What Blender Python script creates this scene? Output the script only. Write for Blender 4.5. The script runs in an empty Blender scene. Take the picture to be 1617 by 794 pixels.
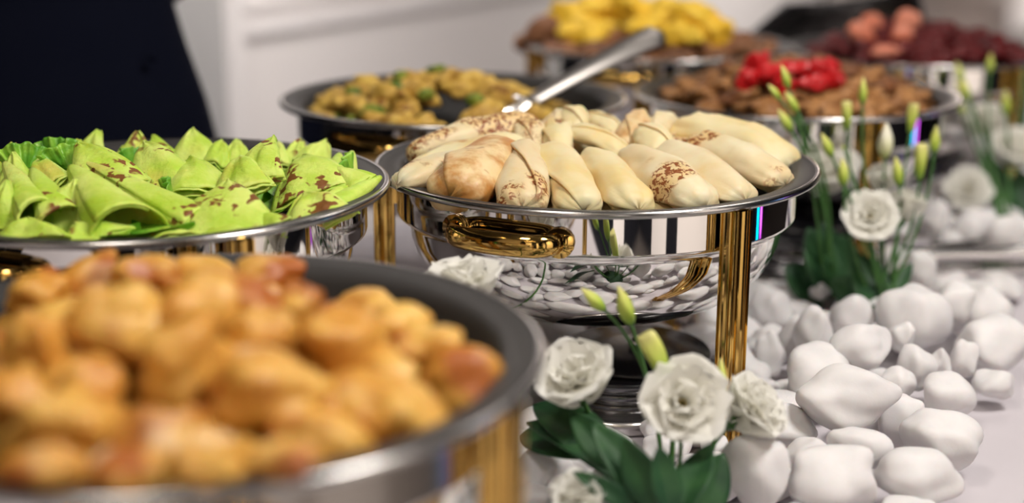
import bpy, math, random
import numpy as np
from mathutils import Vector, Matrix, Quaternion
from mathutils import noise as mnoise

PI = math.pi
rnd = random.Random(11)
S = bpy.context.scene
COL = S.collection

# ------------------------------------------------------------------ camera
FPX, PITCH, ROLL = 2280.0, 0.2628, 0.0038
CAM = Vector((0, 0, 0.482))
FWD = Vector((0, math.cos(PITCH), -math.sin(PITCH)))
_up = Vector((0, math.sin(PITCH), math.cos(PITCH)))
_rt = Vector((1, 0, 0))
RT = _rt * math.cos(ROLL) + _up * math.sin(ROLL)
UP = _up * math.cos(ROLL) - _rt * math.sin(ROLL)
cd = bpy.data.cameras.new('camera')
cd.sensor_width = 36
cd.lens = FPX / 1617 * 36
cd.clip_start = 0.02
cd.dof.use_dof = True
cd.dof.focus_distance = 1.19
cd.dof.aperture_fstop = 2.1
cd.dof.aperture_blades = 0
co = bpy.data.objects.new('camera', cd)
COL.objects.link(co)
m = Matrix((RT, UP, -FWD)).transposed().to_4x4()
m.translation = CAM
co.matrix_world = m
S.camera = co

# ------------------------------------------------------------------ light
S.view_settings.view_transform = 'Standard'
S.view_settings.look = 'None'
S.view_settings.gamma = 1
S.view_settings.use_curve_mapping = False
S.view_settings.exposure = 0.0
w = bpy.data.worlds.new('world')
S.world = w
w.use_nodes = True
w.node_tree.nodes['Background'].inputs[0].default_value = (0.55, 0.55, 0.7, 1)
w.node_tree.nodes['Background'].inputs[1].default_value = 0.02


def area(loc, target, size, power, col, spread=PI):
    l = bpy.data.lights.new('unseen_area_light', 'AREA')  # unseen area lights: key, fill and added washers
    l.shape = 'RECTANGLE'
    l.size, l.size_y = size
    l.energy = power
    l.color = col
    l.spread = spread
    o = bpy.data.objects.new('unseen_area_light', l)
    COL.objects.link(o)
    o.location = loc
    o.rotation_euler = (Vector(target) - Vector(loc)).to_track_quat('-Z', 'Y').to_euler()
    return o


area((0.95, 0.60, 1.9), (0.25, 1.3, 0.1), (0.45, 0.45), 37, (1, 0.945, 0.89))
area((-0.45, 0.35, 1.95), (-0.15, 1.0, 0.2), (0.4, 0.4), 12, (1, 0.92, 0.84))  # added fill, no visible lamp
area((1.0, 2.5, 1.9), (0.45, 2.0, 0.1), (0.4, 0.4), 6.5, (1, 0.92, 0.85))
area((-0.35, 2.55, 1.95), (-0.65, 3.15, 0.1), (0.7, 0.4), 21, (1, 0.96, 0.94), 1.5)      # unseen washers from here on, added to brighten the walls
area((1.2, 4.9, 2.0), (0.75, 5.8, 0.0), (1.8, 0.5), 62, (1, 0.95, 0.92), 1.7)
area((3.0, 8.2, 2.0), (2.6, 9.0, -0.4), (1.8, 0.5), 330, (1, 0.95, 0.92), 1.7)
area((0.75, -0.75, 2.0), (0.4, -1.6, -0.5), (1.2, 0.4), 70, (1, 0.95, 0.9), 1.7)  # added washers for the panels that the steel mirrors
area((1.75, -0.15, 1.95), (2.35, -0.5, -0.4), (0.4, 1.4), 70, (1, 0.93, 0.86), 1.7)


def bulb(loc, power, r=0.022):
    l = bpy.data.lights.new('chandelier_bulb_light', 'POINT')
    l.energy = power
    l.shadow_soft_size = r
    l.color = (1, 0.78, 0.5)
    o = bpy.data.objects.new('chandelier_bulb_light', l)
    COL.objects.link(o)
    o.location = loc


for k in range(8):
    bulb((-0.75 + 0.13 * k, -0.75 + 0.1 * (k % 3), 1.55 + 0.05 * (k % 2)), 0.9)
for q in ((-1.4, 0.1, 1.7), (0.9, -0.4, 1.8), (1.7, 0.4, 1.7)):
    bulb(q, 1.5, 0.03)


# ------------------------------------------------------------------ helpers
def ray(px, py):
    return FWD + RT * ((px - 808.5) / FPX) - UP * ((py - 397) / FPX)


def W(px, py, Y):
    d = ray(px, py)
    return CAM + d * (Y / d.y)


def Wz(px, py, z):
    d = ray(px, py)
    return CAM + d * ((z - CAM.z) / d.z)


def fdist(P):
    return (Vector(P) - CAM).dot(FWD)


def psize(n, P):
    return n * fdist(P) / FPX


def mesh(name, V, F, smooth=True):
    me = bpy.data.meshes.new(name)
    me.from_pydata([tuple(v) for v in V], [], F)
    if smooth:
        me.polygons.foreach_set('use_smooth', [True] * len(me.polygons))
    me.update()
    return me


def link(name, me, mt=None, parent=None, loc=(0, 0, 0), rot=None):
    if mt is not None and len(me.materials) == 0:
        me.materials.append(mt)
    o = bpy.data.objects.new(name, me)
    COL.objects.link(o)
    o.location = loc
    if rot is not None:
        o.rotation_euler = rot
    o.parent = parent
    return o


def tag(o, label, cat, group=None):
    o['label'] = label
    o['category'] = cat
    if group:
        o['group'] = group
    return o


def struct(o):
    o['kind'] = 'structure'
    return o


def thing(name, label, cat, loc, group=None, rotz=0):
    o = bpy.data.objects.new(name, None)
    o.empty_display_size = 0.02
    COL.objects.link(o)
    o.location = loc
    o.rotation_euler = (0, 0, rotz)
    return tag(o, label, cat, group)


def grid_faces(nu, nv, cu=False, cv=False):
    """nu rows, nv columns; vertex index = i*nv+j"""
    F = []
    for i in range(nu if cu else nu - 1):
        for j in range(nv if cv else nv - 1):
            a = i * nv + j
            b = i * nv + (j + 1) % nv
            c = ((i + 1) % nu) * nv + (j + 1) % nv
            d = ((i + 1) % nu) * nv + j
            F.append((a, b, c, d))
    return F


def lathe(prof, seg=96):
    V = []
    for r, z in prof:
        for k in range(seg):
            a = 2 * PI * k / seg
            V.append((r * math.cos(a), r * math.sin(a), z))
    return V, [f[::-1] for f in grid_faces(len(prof), seg, False, True)]


def tube(pts, rad, seg=8, cap=True, flat=1.0):
    pts = [Vector(p) for p in pts]
    n = len(pts)
    if not hasattr(rad, '__len__'):
        rad = [rad] * n
    V, up = [], None
    for i, p in enumerate(pts):
        t = (pts[min(i + 1, n - 1)] - pts[max(i - 1, 0)]).normalized()
        if up is None:
            up = t.orthogonal().normalized()
        up = (up - t * up.dot(t)).normalized()
        s = t.cross(up)
        for k in range(seg):
            a = 2 * PI * k / seg
            V.append(p + (up * math.cos(a) + s * math.sin(a) * flat) * rad[i])
    F = grid_faces(n, seg, False, True)
    if cap:
        F.append(tuple(range(seg))[::-1])
        F.append(tuple(range((n - 1) * seg, n * seg)))
    return V, F


def box(x0, x1, y0, y1, z0, z1):
    V = [(x, y, z) for x in (x0, x1) for y in (y0, y1) for z in (z0, z1)]
    F = [(0, 1, 3, 2), (4, 6, 7, 5), (0, 4, 5, 1), (2, 3, 7, 6), (0, 2, 6, 4), (1, 5, 7, 3)]
    return V, F


def join(*parts):
    V, F = [], []
    for v, f in parts:
        n = len(V)
        V += list(v)
        F += [tuple(i + n for i in q) for q in f]
    return V, F


def bez(a, b, c, n=10):
    a, b, c = Vector(a), Vector(b), Vector(c)
    return [a * (1 - t) ** 2 + b * 2 * t * (1 - t) + c * t * t for t in [i / (n - 1) for i in range(n)]]


_ico = {}


def ico(sub):
    if sub not in _ico:
        import bmesh
        bm = bmesh.new()
        bmesh.ops.create_icosphere(bm, subdivisions=sub, radius=1)
        bm.verts.ensure_lookup_table()
        V = np.array([v.co[:] for v in bm.verts])
        F = [tuple(v.index for v in f.verts) for f in bm.faces]
        bm.free()
        _ico[sub] = (V, F)
    return _ico[sub]


def pebble(seed, sub=3, planes=10, k=7.0, lump=0.0, lf=2.0, fine=0.0):
    """rounded polyhedron on a unit ball: returns verts (numpy) and faces"""
    r = np.random.RandomState(seed)
    V, F = ico(sub)
    n = r.normal(size=(planes + 5, 3))
    n /= np.linalg.norm(n, axis=1)[:, None]
    for _ in range(30):                       # spread the facets over the ball
        f = (n[:, None, :] - n[None, :, :])
        dd = (f ** 2).sum(-1) + np.eye(len(n))
        n = n + 0.03 * (f / dd[..., None] ** 1.5).sum(1)
        n /= np.linalg.norm(n, axis=1)[:, None]
    h = r.uniform(0.68, 1.15, len(n))
    d = np.maximum(0, V @ n.T) / h
    rad = (d ** k).sum(1) ** (-1 / k)
    P = V * rad[:, None]
    if lump or fine:
        off = Vector(r.uniform(-50, 50, 3))
        for i, p in enumerate(P):
            q = Vector(p)
            s = 1 + lump * mnoise.noise(q * lf + off)
            if fine:
                s += fine * mnoise.noise(q * lf * 4 + off)
            P[i] = p * s
    P -= (P.max(0) + P.min(0)) / 2
    P /= np.abs(P).max(0)
    return P, F


# ------------------------------------------------------------------ materials
def newmat(name):
    mt = bpy.data.materials.new(name)
    mt.use_nodes = True
    nt = mt.node_tree
    b = nt.nodes['Principled BSDF']
    return mt, nt, b


def setp(b, **k):
    for n, v in k.items():
        b.inputs[n.replace('_', ' ')].default_value = v


def rgb(r, g, b):
    f = lambda c: (c / 255 / 12.92) if c / 255 <= 0.04045 else ((c / 255 + 0.055) / 1.055) ** 2.4
    return (f(r), f(g), f(b), 1)


def simple(name, col, rough=0.5, metal=0.0, **k):
    mt, nt, b = newmat(name)
    setp(b, Base_Color=col, Roughness=rough, Metallic=metal, **k)
    # faint procedural variation in roughness
    tc = nt.nodes.new('ShaderNodeTexCoord')
    nz = nt.nodes.new('ShaderNodeTexNoise')
    nz.inputs['Scale'].default_value = 14
    nt.links.new(tc.outputs['Object'], nz.inputs['Vector'])
    mr = nt.nodes.new('ShaderNodeMapRange')
    mr.inputs['To Min'].default_value = rough * 0.85
    mr.inputs['To Max'].default_value = min(1, rough * 1.15)
    nt.links.new(nz.outputs['Fac'], mr.inputs['Value'])
    nt.links.new(mr.outputs['Result'], b.inputs['Roughness'])
    return mt


class N:
    """small node-graph helper: object coordinates shifted per object"""
    def __init__(s, name, rough=0.6, **k):
        s.mt, s.nt, s.b = newmat(name)
        setp(s.b, Roughness=rough, **k)
        tc = s.nt.nodes.new('ShaderNodeTexCoord')
        oi = s.nt.nodes.new('ShaderNodeObjectInfo')
        vm = s.nt.nodes.new('ShaderNodeVectorMath')
        vm.operation = 'MULTIPLY_ADD'
        cx = s.nt.nodes.new('ShaderNodeCombineXYZ')
        for i in range(3):
            s.nt.links.new(oi.outputs['Random'], cx.inputs[i])
        s.nt.links.new(cx.outputs[0], vm.inputs[0])
        vm.inputs[1].default_value = (37, 91, 53)
        s.nt.links.new(tc.outputs['Object'], vm.inputs[2])
        s.vec = vm.outputs[0]
        s.rand = oi.outputs['Random']
        s.obj = tc.outputs['Object']

    def noise(s, scale, detail=3, rough=0.55, dist=0.0):
        n = s.nt.nodes.new('ShaderNodeTexNoise')
        n.inputs['Scale'].default_value = scale
        n.inputs['Detail'].default_value = detail
        n.inputs['Roughness'].default_value = rough
        n.inputs['Distortion'].default_value = dist
        s.nt.links.new(s.vec, n.inputs['Vector'])
        return n.outputs['Fac']

    def step(s, v, a, b):
        n = s.nt.nodes.new('ShaderNodeMapRange')
        n.interpolation_type = 'SMOOTHSTEP'
        n.inputs['From Min'].default_value = a
        n.inputs['From Max'].default_value = b
        s.nt.links.new(v, n.inputs['Value'])
        return n.outputs['Result']

    def math(s, op, a, b):
        n = s.nt.nodes.new('ShaderNodeMath')
        n.operation = op
        for i, x in enumerate((a, b)):
            if isinstance(x, (int, float)):
                n.inputs[i].default_value = x
            else:
                s.nt.links.new(x, n.inputs[i])
        return n.outputs[0]

    def mix(s, f, a, b):
        n = s.nt.nodes.new('ShaderNodeMix')
        n.data_type = 'RGBA'
        for i, x in ((0, f), (6, a), (7, b)):
            if isinstance(x, (int, float, tuple)):
                n.inputs[i].default_value = x
            else:
                s.nt.links.new(x, n.inputs[i])
        return n.outputs[2]

    def color(s, c):
        s.nt.links.new(c, s.b.inputs['Base Color'])

    def bump(s, h, strength=0.3, dist=0.002):
        n = s.nt.nodes.new('ShaderNodeBump')
        n.inputs['Strength'].default_value = strength
        n.inputs['Distance'].default_value = dist
        s.nt.links.new(h, n.inputs['Height'])
        s.nt.links.new(n.outputs[0], s.b.inputs['Normal'])


M = {}
M['steel'] = simple('mirror_steel', (0.80, 0.78, 0.76, 1), 0.035, 1.0)
M['lip'] = simple('pan_lip_coating', (0.050, 0.048, 0.047, 1), 0.38, 0.0, Specular_IOR_Level=0.05)
M['rim'] = simple('rim_edge_steel', (0.45, 0.44, 0.43, 1), 0.2, 1.0)
M['gold'] = simple('gold_plate', (0.66, 0.42, 0.12, 1), 0.08, 1.0)
M['black'] = simple('black_enamel', (0.012, 0.012, 0.016, 1), 0.25)
M['satin'] = simple('satin_steel', (0.72, 0.70, 0.69, 1), 0.22, 1.0)
M['darksteel'] = simple('dark_steel', (0.20, 0.20, 0.21, 1), 0.18, 1.0)
M['spoonsteel'] = simple('brushed_spoon_steel', (0.30, 0.28, 0.265, 1), 0.38, 1.0)
M['coversteel'] = simple('smoked_steel', (0.07, 0.068, 0.07, 1), 0.25, 1.0)

n = N('crepe', 0.5, Subsurface_Weight=0.25, Subsurface_Scale=0.012)
big = n.noise(16, 2)
spot = n.math('MULTIPLY', n.step(big, 0.52, 0.58), n.step(n.noise(210, 3, 0.6, 0.6), 0.50, 0.54))
base = n.mix(n.step(n.noise(22, 3), 0.35, 0.7), (0.74, 0.56, 0.33, 1), (0.79, 0.66, 0.45, 1))
base = n.mix(n.math('MULTIPLY', n.step(n.noise(45, 4), 0.55, 0.8), 0.5), base, (0.72, 0.48, 0.19, 1))
base = n.mix(n.math('MULTIPLY', n.step(big, 0.50, 0.62), 0.55), base, (0.70, 0.42, 0.13, 1))
n.color(n.mix(spot, base, (0.24, 0.065, 0.012, 1)))
n.bump(n.noise(60, 4), 0.25, 0.002)
M['crepe'] = n.mt
n = N('crepe_plain', 0.5, Subsurface_Weight=0.25, Subsurface_Scale=0.012)
n.color(n.mix(n.step(n.noise(22, 3), 0.35, 0.75), (0.78, 0.63, 0.38, 1), (0.76, 0.54, 0.22, 1)))
n.bump(n.noise(50, 4), 0.2, 0.002)
M['crepe_plain'] = n.mt
n = N('crepe_golden', 0.45, Subsurface_Weight=0.2, Subsurface_Scale=0.01)
c = n.mix(n.step(n.noise(26, 4, 0.6), 0.40, 0.64), (0.76, 0.56, 0.30, 1), (0.50, 0.22, 0.05, 1))
n.color(n.mix(n.step(n.noise(30, 3), 0.64, 0.72), c, (0.25, 0.07, 0.015, 1)))
n.bump(n.noise(180, 3), 0.3, 0.0015)
M['crepe_golden'] = n.mt
n = N('crepe_toast', 0.5, Subsurface_Weight=0.25, Subsurface_Scale=0.012)
c = n.mix(n.step(n.noise(20, 3), 0.40, 0.62), (0.80, 0.66, 0.40, 1), (0.72, 0.47, 0.17, 1))
n.color(n.mix(n.math('MULTIPLY', n.step(n.noise(24, 2), 0.60, 0.70), 0.7), c, (0.40, 0.14, 0.03, 1)))
n.bump(n.noise(60, 4), 0.25, 0.002)
M['crepe_toast'] = n.mt
n = N('crepe_filling', 0.6)
n.color(n.mix(n.step(n.noise(90, 4), 0.4, 0.65), (0.20, 0.07, 0.025, 1), (0.50, 0.28, 0.12, 1)))
n.bump(n.noise(120, 4), 0.8, 0.003)
M['filling'] = n.mt

def wrap_mat(name, a0, a1, b0, b1):
    n = N(name, 0.55, Subsurface_Weight=0.2, Subsurface_Scale=0.008)
    c = n.mix(n.step(n.noise(26, 5), 0.3, 0.72), (0.42, 0.61, 0.04, 1), (0.68, 0.77, 0.18, 1))
    sp = n.math('MULTIPLY', n.step(n.noise(16, 1), a0, a1), n.step(n.noise(85, 2, 0.5, 0.3), b0, b1))
    c = n.mix(n.math('MULTIPLY', n.step(n.noise(15, 2), 0.58, 0.74), 0.5), c, (0.66, 0.45, 0.09, 1))
    n.color(n.mix(sp, c, (0.20, 0.072, 0.012, 1)))
    n.bump(n.noise(140, 5), 0.7, 0.0025)
    return n.mt


M['wrap'] = wrap_mat('green_wrap', 0.58, 0.63, 0.54, 0.58)
M['wrap_char'] = wrap_mat('charred_green_wrap', 0.50, 0.56, 0.52, 0.58)
n = N('lettuce', 0.4)
n.color(n.mix(n.step(n.noise(40, 3), 0.35, 0.7), (0.10, 0.33, 0.02, 1), (0.36, 0.62, 0.06, 1)))
n.bump(n.noise(110, 4), 0.6, 0.003)
M['lettuce'] = n.mt

n = N('fried_bun', 0.42, Subsurface_Weight=0.15, Subsurface_Scale=0.01)
c = n.mix(n.step(n.noise(20, 4), 0.35, 0.68), (0.58, 0.26, 0.035, 1), (0.74, 0.45, 0.10, 1))
c = n.mix(n.step(n.noise(19, 2), 0.52, 0.66), c, (0.38, 0.105, 0.012, 1))
n.color(n.mix(n.step(n.noise(15, 2, 0.4), 0.60, 0.74), c, (0.86, 0.66, 0.40, 1)))
n.bump(n.noise(60, 4), 0.6, 0.004)
M['bun'] = n.mt


def food(name, cols, scale=40, rough=0.5):
    n = N(name, rough, Specular_IOR_Level=0.3)
    c = n.mix(n.step(n.noise(scale, 4), 0.35, 0.68), cols[0], cols[1])
    if len(cols) > 2:
        c = n.mix(n.step(n.noise(scale * 1.3, 2), 0.55, 0.68), c, cols[2])
    n.color(c)
    n.bump(n.noise(scale * 3, 4), 0.6, 0.003)
    return n.mt


M['chicken'] = food('chicken_curry', [(0.42, 0.24, 0.04, 1), (0.66, 0.45, 0.10, 1), (0.22, 0.10, 0.015, 1)])
M['courgette'] = food('courgette_piece', [(0.06, 0.12, 0.015, 1), (0.22, 0.26, 0.03, 1)])
M['mushroom'] = food('mushroom_slice', [(0.24, 0.10, 0.03, 1), (0.46, 0.23, 0.085, 1), (0.05, 0.018, 0.006, 1)])
M['darkmeat'] = food('dark_meat', [(0.10, 0.035, 0.012, 1), (0.20, 0.075, 0.025, 1)])
M['pepper'] = food('red_pepper', [(0.42, 0.008, 0.010, 1), (0.62, 0.015, 0.02, 1)], 25, 0.3)
M['potato'] = food('yellow_potato', [(0.78, 0.48, 0.03, 1), (0.86, 0.60, 0.07, 1)], 25)
M['roast'] = food('roast_meat', [(0.16, 0.062, 0.025, 1), (0.32, 0.15, 0.07, 1), (0.045, 0.016, 0.008, 1)], 30)
M['beet'] = food('beetroot', [(0.055, 0.004, 0.005, 1), (0.12, 0.007, 0.008, 1)], 25, 0.45)
M['tomato'] = food('tomato_slice', [(0.70, 0.22, 0.13, 1), (0.80, 0.36, 0.25, 1)], 25, 0.3)

n = N('white_pebble', 0.6, Subsurface_Weight=0.12, Subsurface_Scale=0.01)
n.color(n.mix(n.step(n.noise(30, 5), 0.3, 0.75), (0.66, 0.645, 0.65, 1), (0.75, 0.735, 0.735, 1)))
n.bump(n.noise(130, 5, 0.6), 0.14, 0.002)
M['pebble'] = n.mt

n = N('petal', 0.6)
n.color(n.mix(n.step(n.noise(60, 3), 0.4, 0.8), (0.95, 0.94, 0.90, 1), (0.93, 0.92, 0.86, 1)))
tr = n.nt.nodes.new('ShaderNodeBsdfTranslucent')
tr.inputs['Color'].default_value = (0.92, 0.91, 0.84, 1)
mx = n.nt.nodes.new('ShaderNodeMixShader')
mx.inputs[0].default_value = 0.45
n.nt.links.new(n.b.outputs[0], mx.inputs[1])
n.nt.links.new(tr.outputs[0], mx.inputs[2])
n.nt.links.new(mx.outputs[0], n.nt.nodes['Material Output'].inputs['Surface'])
M['petal'] = n.mt


def gradient_mat(name, stops, zmax, rough=0.5):
    """colour along local z (a bud or petal that is green below and cream above)"""
    n = N(name, rough)
    sx = n.nt.nodes.new('ShaderNodeSeparateXYZ')
    n.nt.links.new(n.obj, sx.inputs[0])
    v = n.math('DIVIDE', sx.outputs[2], zmax)
    v = n.math('ADD', v, n.math('MULTIPLY', n.math('SUBTRACT', n.noise(120, 2), 0.5), 0.25))
    cr = n.nt.nodes.new('ShaderNodeValToRGB')
    while len(cr.color_ramp.elements) < len(stops):
        cr.color_ramp.elements.new(0.5)
    for e, (p, c) in zip(cr.color_ramp.elements, stops):
        e.position, e.color = p, c
    n.nt.links.new(v, cr.inputs[0])
    n.color(cr.outputs[0])
    return n.mt


M['bud'] = gradient_mat('flower_bud', [(0.0, (0.13, 0.28, 0.03, 1)), (0.35, (0.38, 0.50, 0.06, 1)), (0.75, (0.62, 0.66, 0.15, 1)), (1.0, (0.72, 0.68, 0.26, 1))], 1.0)
M['bud_cream'] = gradient_mat('cream_bud', [(0.0, (0.40, 0.50, 0.10, 1)), (0.3, (0.74, 0.74, 0.42, 1)), (0.7, (0.84, 0.82, 0.66, 1))], 1.0)
M['stamen'] = simple('stamen', (0.70, 0.52, 0.06, 1), 0.6)
n = N('stem_green', 0.5)
n.color(n.mix(n.noise(40), (0.025, 0.10, 0.02, 1), (0.08, 0.20, 0.04, 1)))
M['stem'] = n.mt
n = N('leaf_green', 0.5, Specular_IOR_Level=0.3)
n.color(n.mix(n.step(n.noise(25, 3), 0.35, 0.7), (0.010, 0.045, 0.016, 1), (0.030, 0.095, 0.028, 1)))
n.bump(n.noise(60, 3), 0.3, 0.002)
M['leaf'] = n.mt
M['foam'] = simple('floral_foam', (0.015, 0.05, 0.02, 1), 0.9)

n = N('table_linen', 0.8)
n.color(n.mix(n.noise(5, 4), (0.52, 0.485, 0.52, 1), (0.58, 0.545, 0.575, 1)))
wv = n.nt.nodes.new('ShaderNodeTexWave')
wv.inputs['Scale'].default_value = 420
n.nt.links.new(n.obj, wv.inputs['Vector'])
n.bump(wv.outputs['Fac'], 0.05, 0.001)
M['linen'] = n.mt
M['wall'] = simple('white_wall_paint', (0.70, 0.655, 0.63, 1), 0.6)
M['wall_trim'] = simple('wall_moulding_paint', (0.70, 0.66, 0.64, 1), 0.5)
M['wall_grey'] = simple('grey_door_paint', (0.34, 0.33, 0.32, 1), 0.6)
M['ceiling'] = simple('dark_ceiling', (0.10, 0.095, 0.09, 1), 0.8)
M['floor'] = simple('dark_floor', (0.06, 0.05, 0.045, 1), 0.4)
M['darkwall'] = simple('dark_wall', (0.010, 0.010, 0.013, 1), 0.9, 0.0, Specular_IOR_Level=0.05)
M['navy'] = simple('navy_cloth', (0.0035, 0.0045, 0.011, 1), 0.95, 0.0, Specular_IOR_Level=0.05)
M['skin'] = simple('skin', (0.55, 0.32, 0.22, 1), 0.5)
M['hair'] = simple('hair', (0.02, 0.013, 0.01, 1), 0.5)
n = N('curtain', 0.85)
n.color(n.mix(n.noise(3), (0.40, 0.35, 0.32, 1), (0.46, 0.41, 0.38, 1)))
M['curtain'] = n.mt

# ------------------------------------------------------------------ table and room frame
TA = math.radians(29)                      # direction of the buffet table
U = Vector((math.sin(TA), math.cos(TA), 0))
NV = Vector((math.cos(TA), -math.sin(TA), 0))


def T(s, nn, z=0.0):
    """s along the table, nn across it"""
    return U * s + NV * nn + Vector((0, 0, z))


def st_of(p):
    p = Vector(p)
    return p.dot(U), p.dot(NV)


def tbox(name, s0, s1, n0, n1, z0, z1, mt, parent=None):
    c = T((s0 + s1) / 2, (n0 + n1) / 2, 0)
    V, F = box((n0 - n1) / 2, (n1 - n0) / 2, (s0 - s1) / 2, (s1 - s0) / 2, z0, z1)
    return link(name, mesh(name, V, F, False), mt, parent, c, (0, 0, -TA))


FLOOR = -0.75
WN = -2.05       # back wall, parallel to the table
struct(tbox('floor', -1.5, 12, -2.2, 2.5, FLOOR - 0.05, FLOOR, M['floor']))
struct(tbox('ceiling', -1.5, 12, -2.2, 2.5, 2.05, 2.12, M['ceiling']))
wall = struct(tbox('wall_back', -1.5, 12, WN - 0.1, WN, FLOOR, 2.05, M['wall']))
struct(tbox('wall_left', -1.5, -1.4, WN, 2.5, FLOOR, 2.05, M['wall']))
struct(tbox('wall_right', -1.5, 12, 2.4, 2.5, FLOOR, 2.05, M['darkwall']))
struct(tbox('wall_far', 11.95, 12.05, WN, 2.5, FLOOR, 2.05, M['wall']))
for k, (a, b) in enumerate(((-2.0, -1.45), (-0.55, -0.15), (0.48, 1.25), (1.7, 2.4))):
    struct(tbox('wall_panel_%d' % (k + 2), -1.4, -1.36, a, b, FLOOR, 1.75, M['darkwall']))  # unseen dark panels, added as dark strips for the steel to mirror
for k, (a, b) in enumerate(((-0.78, -0.25), (0.13, 1.45))):
    struct(tbox('white_panel_%d' % (k + 1), a, b, 2.36, 2.4, FLOOR, 1.75, M['wall']))  # unseen white panels, added as bright strips for the steel to mirror
for s0, c in ((3.32, (0.0, 0.65, 1.0)), (3.56, (0.75, 0.1, 1.0))):      # coloured light strips on the far side of the room
    l = bpy.data.lights.new('colour_strip_light', 'AREA')
    l.shape, l.size, l.size_y, l.energy, l.color = 'RECTANGLE', 0.10, 1.3, 1.6, c
    o = bpy.data.objects.new('colour_strip_light', l)
    COL.objects.link(o)
    o.location = T(s0, 2.37, -0.09)
    o.rotation_euler = (Vector((0.4, 1.4, -0.09)) - o.location).to_track_quat('-Z', 'Y').to_euler()
struct(tbox('wall_panel_1', 1.72, 2.40, WN, WN + 0.02, FLOOR, 1.6, M['wall_grey']))  # grey door recess
struct(tbox('wall_panel_7', -1.35, 1.72, WN, WN + 0.04, FLOOR, 1.9, M['darkwall']))  # unseen dark panel, added so the dish bands reflect black
struct(tbox('trim_1', 2.40, 2.45, WN, WN + 0.035, FLOOR, 1.7, M['wall_trim']))
struct(tbox('trim_2', 2.46, 11.9, WN, WN + 0.006, 0.11, 0.15, M['wall_trim']))
struct(tbox('trim_3', 2.46, 11.9, WN, WN + 0.005, 0.17, 0.185, M['wall_trim']))
struct(tbox('baseboard_back', 2.46, 11.9, WN, WN + 0.03, FLOOR, FLOOR + 0.12, M['wall_trim']))


# curtain hanging on the back wall, far right
def curtain():
    s0, s1, nn = 6.6, 10.6, WN + 0.12
    cols = 161
    V, F = [], []
    rows = [FLOOR + 0.02, 0.2, 1.2, 2.0]
    o0 = T((s0 + s1) / 2, nn)
    for z in rows:
        for j in range(cols):
            s = s0 + (s1 - s0) * j / (cols - 1)
            d = 0.05 * math.sin(s * 14 + math.sin(s * 3)) + 0.015 * math.sin(s * 37)
            V.append(T(s, nn + d, z) - o0)
    F = grid_faces(len(rows), cols)
    o = link('curtain', mesh('curtain', V, F), M['curtain'], None, o0)
    md = o.modifiers.new('thick', 'SOLIDIFY')
    md.thickness = 0.004
    tag(o, 'pleated beige curtain far behind the red salad dish', 'curtain')


curtain()

# ------------------------------------------------------------------ buffet table
TE, TB = -0.155, -1.085                     # front and back edge (across coordinate)
tab = thing('buffet_table', 'long buffet table under the dishes covered in pale lilac linen', 'table', T(1.6, (TE + TB) / 2, FLOOR))
tab.rotation_euler = (0, 0, -TA)
hw, hl = (TE - TB) / 2, 2.2
V, F = box(-hw + 0.01, hw - 0.01, -hl + 0.01, hl - 0.01, 0.715, 0.743)
link('tabletop', mesh('tabletop', V, F, False), M['darkwall'], tab)
for x in (-hw + 0.08, hw - 0.08):
    for y in (-hl + 0.1, hl - 0.1):
        V, F = tube([(x, y, 0), (x, y, 0.72)], 0.025, 12)
        link('leg', mesh('leg', V, F), M['darksteel'], tab)


def cloth():
    V, F = [], []
    nx, ny = 40, 120
    # top sheet
    per = []
    prof = []
    xs = np.linspace(-hw, hw, nx)
    ys = np.linspace(-hl, hl, ny)
    for y in ys:
        for x in xs:
            V.append((x, y, 0.7485 + 0.0008 * mnoise.noise(Vector((x * 6, y * 6, 0)))))
    F += grid_faces(ny, nx)
    # hanging skirt around the edge
    ring = [(x, -hl) for x in xs[:-1]] + [(hw, y) for y in ys[:-1]] + [(x, hl) for x in xs[::-1][:-1]] + [(-hw, y) for y in ys[::-1][:-1]]
    n0 = len(V)
    lev = [0.7485, 0.744, 0.73, 0.5, 0.25, 0.02]
    L = 0
    for li, z in enumerate(lev):
        L = 0
        for k, (x, y) in enumerate(ring):
            L += 0.037
            d = (0, 0.004, 0.006, 0.012, 0.02, 0.025)[li] + (0, 0, 0.002, 0.012, 0.022, 0.028)[li] * (1 + math.sin(L * 21 + math.sin(L * 5)))
            dx = (1 if x >= hw - 1e-6 else -1 if x <= -hw + 1e-6 else 0)
            dy = (1 if y >= hl - 1e-6 else -1 if y <= -hl + 1e-6 else 0)
            V.append((x + dx * d, y + dy * d, z))
    F += [tuple(i + n0 for i in f) for f in grid_faces(len(lev), len(ring), False, True)]
    return V, F


V, F = cloth()
tc_ = link('tablecloth', mesh('tablecloth', V, F), M['linen'], None, tab.location, (0, 0, -TA))
tag(tc_, 'pale lilac linen tablecloth hanging over the table edge', 'tablecloth')

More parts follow.
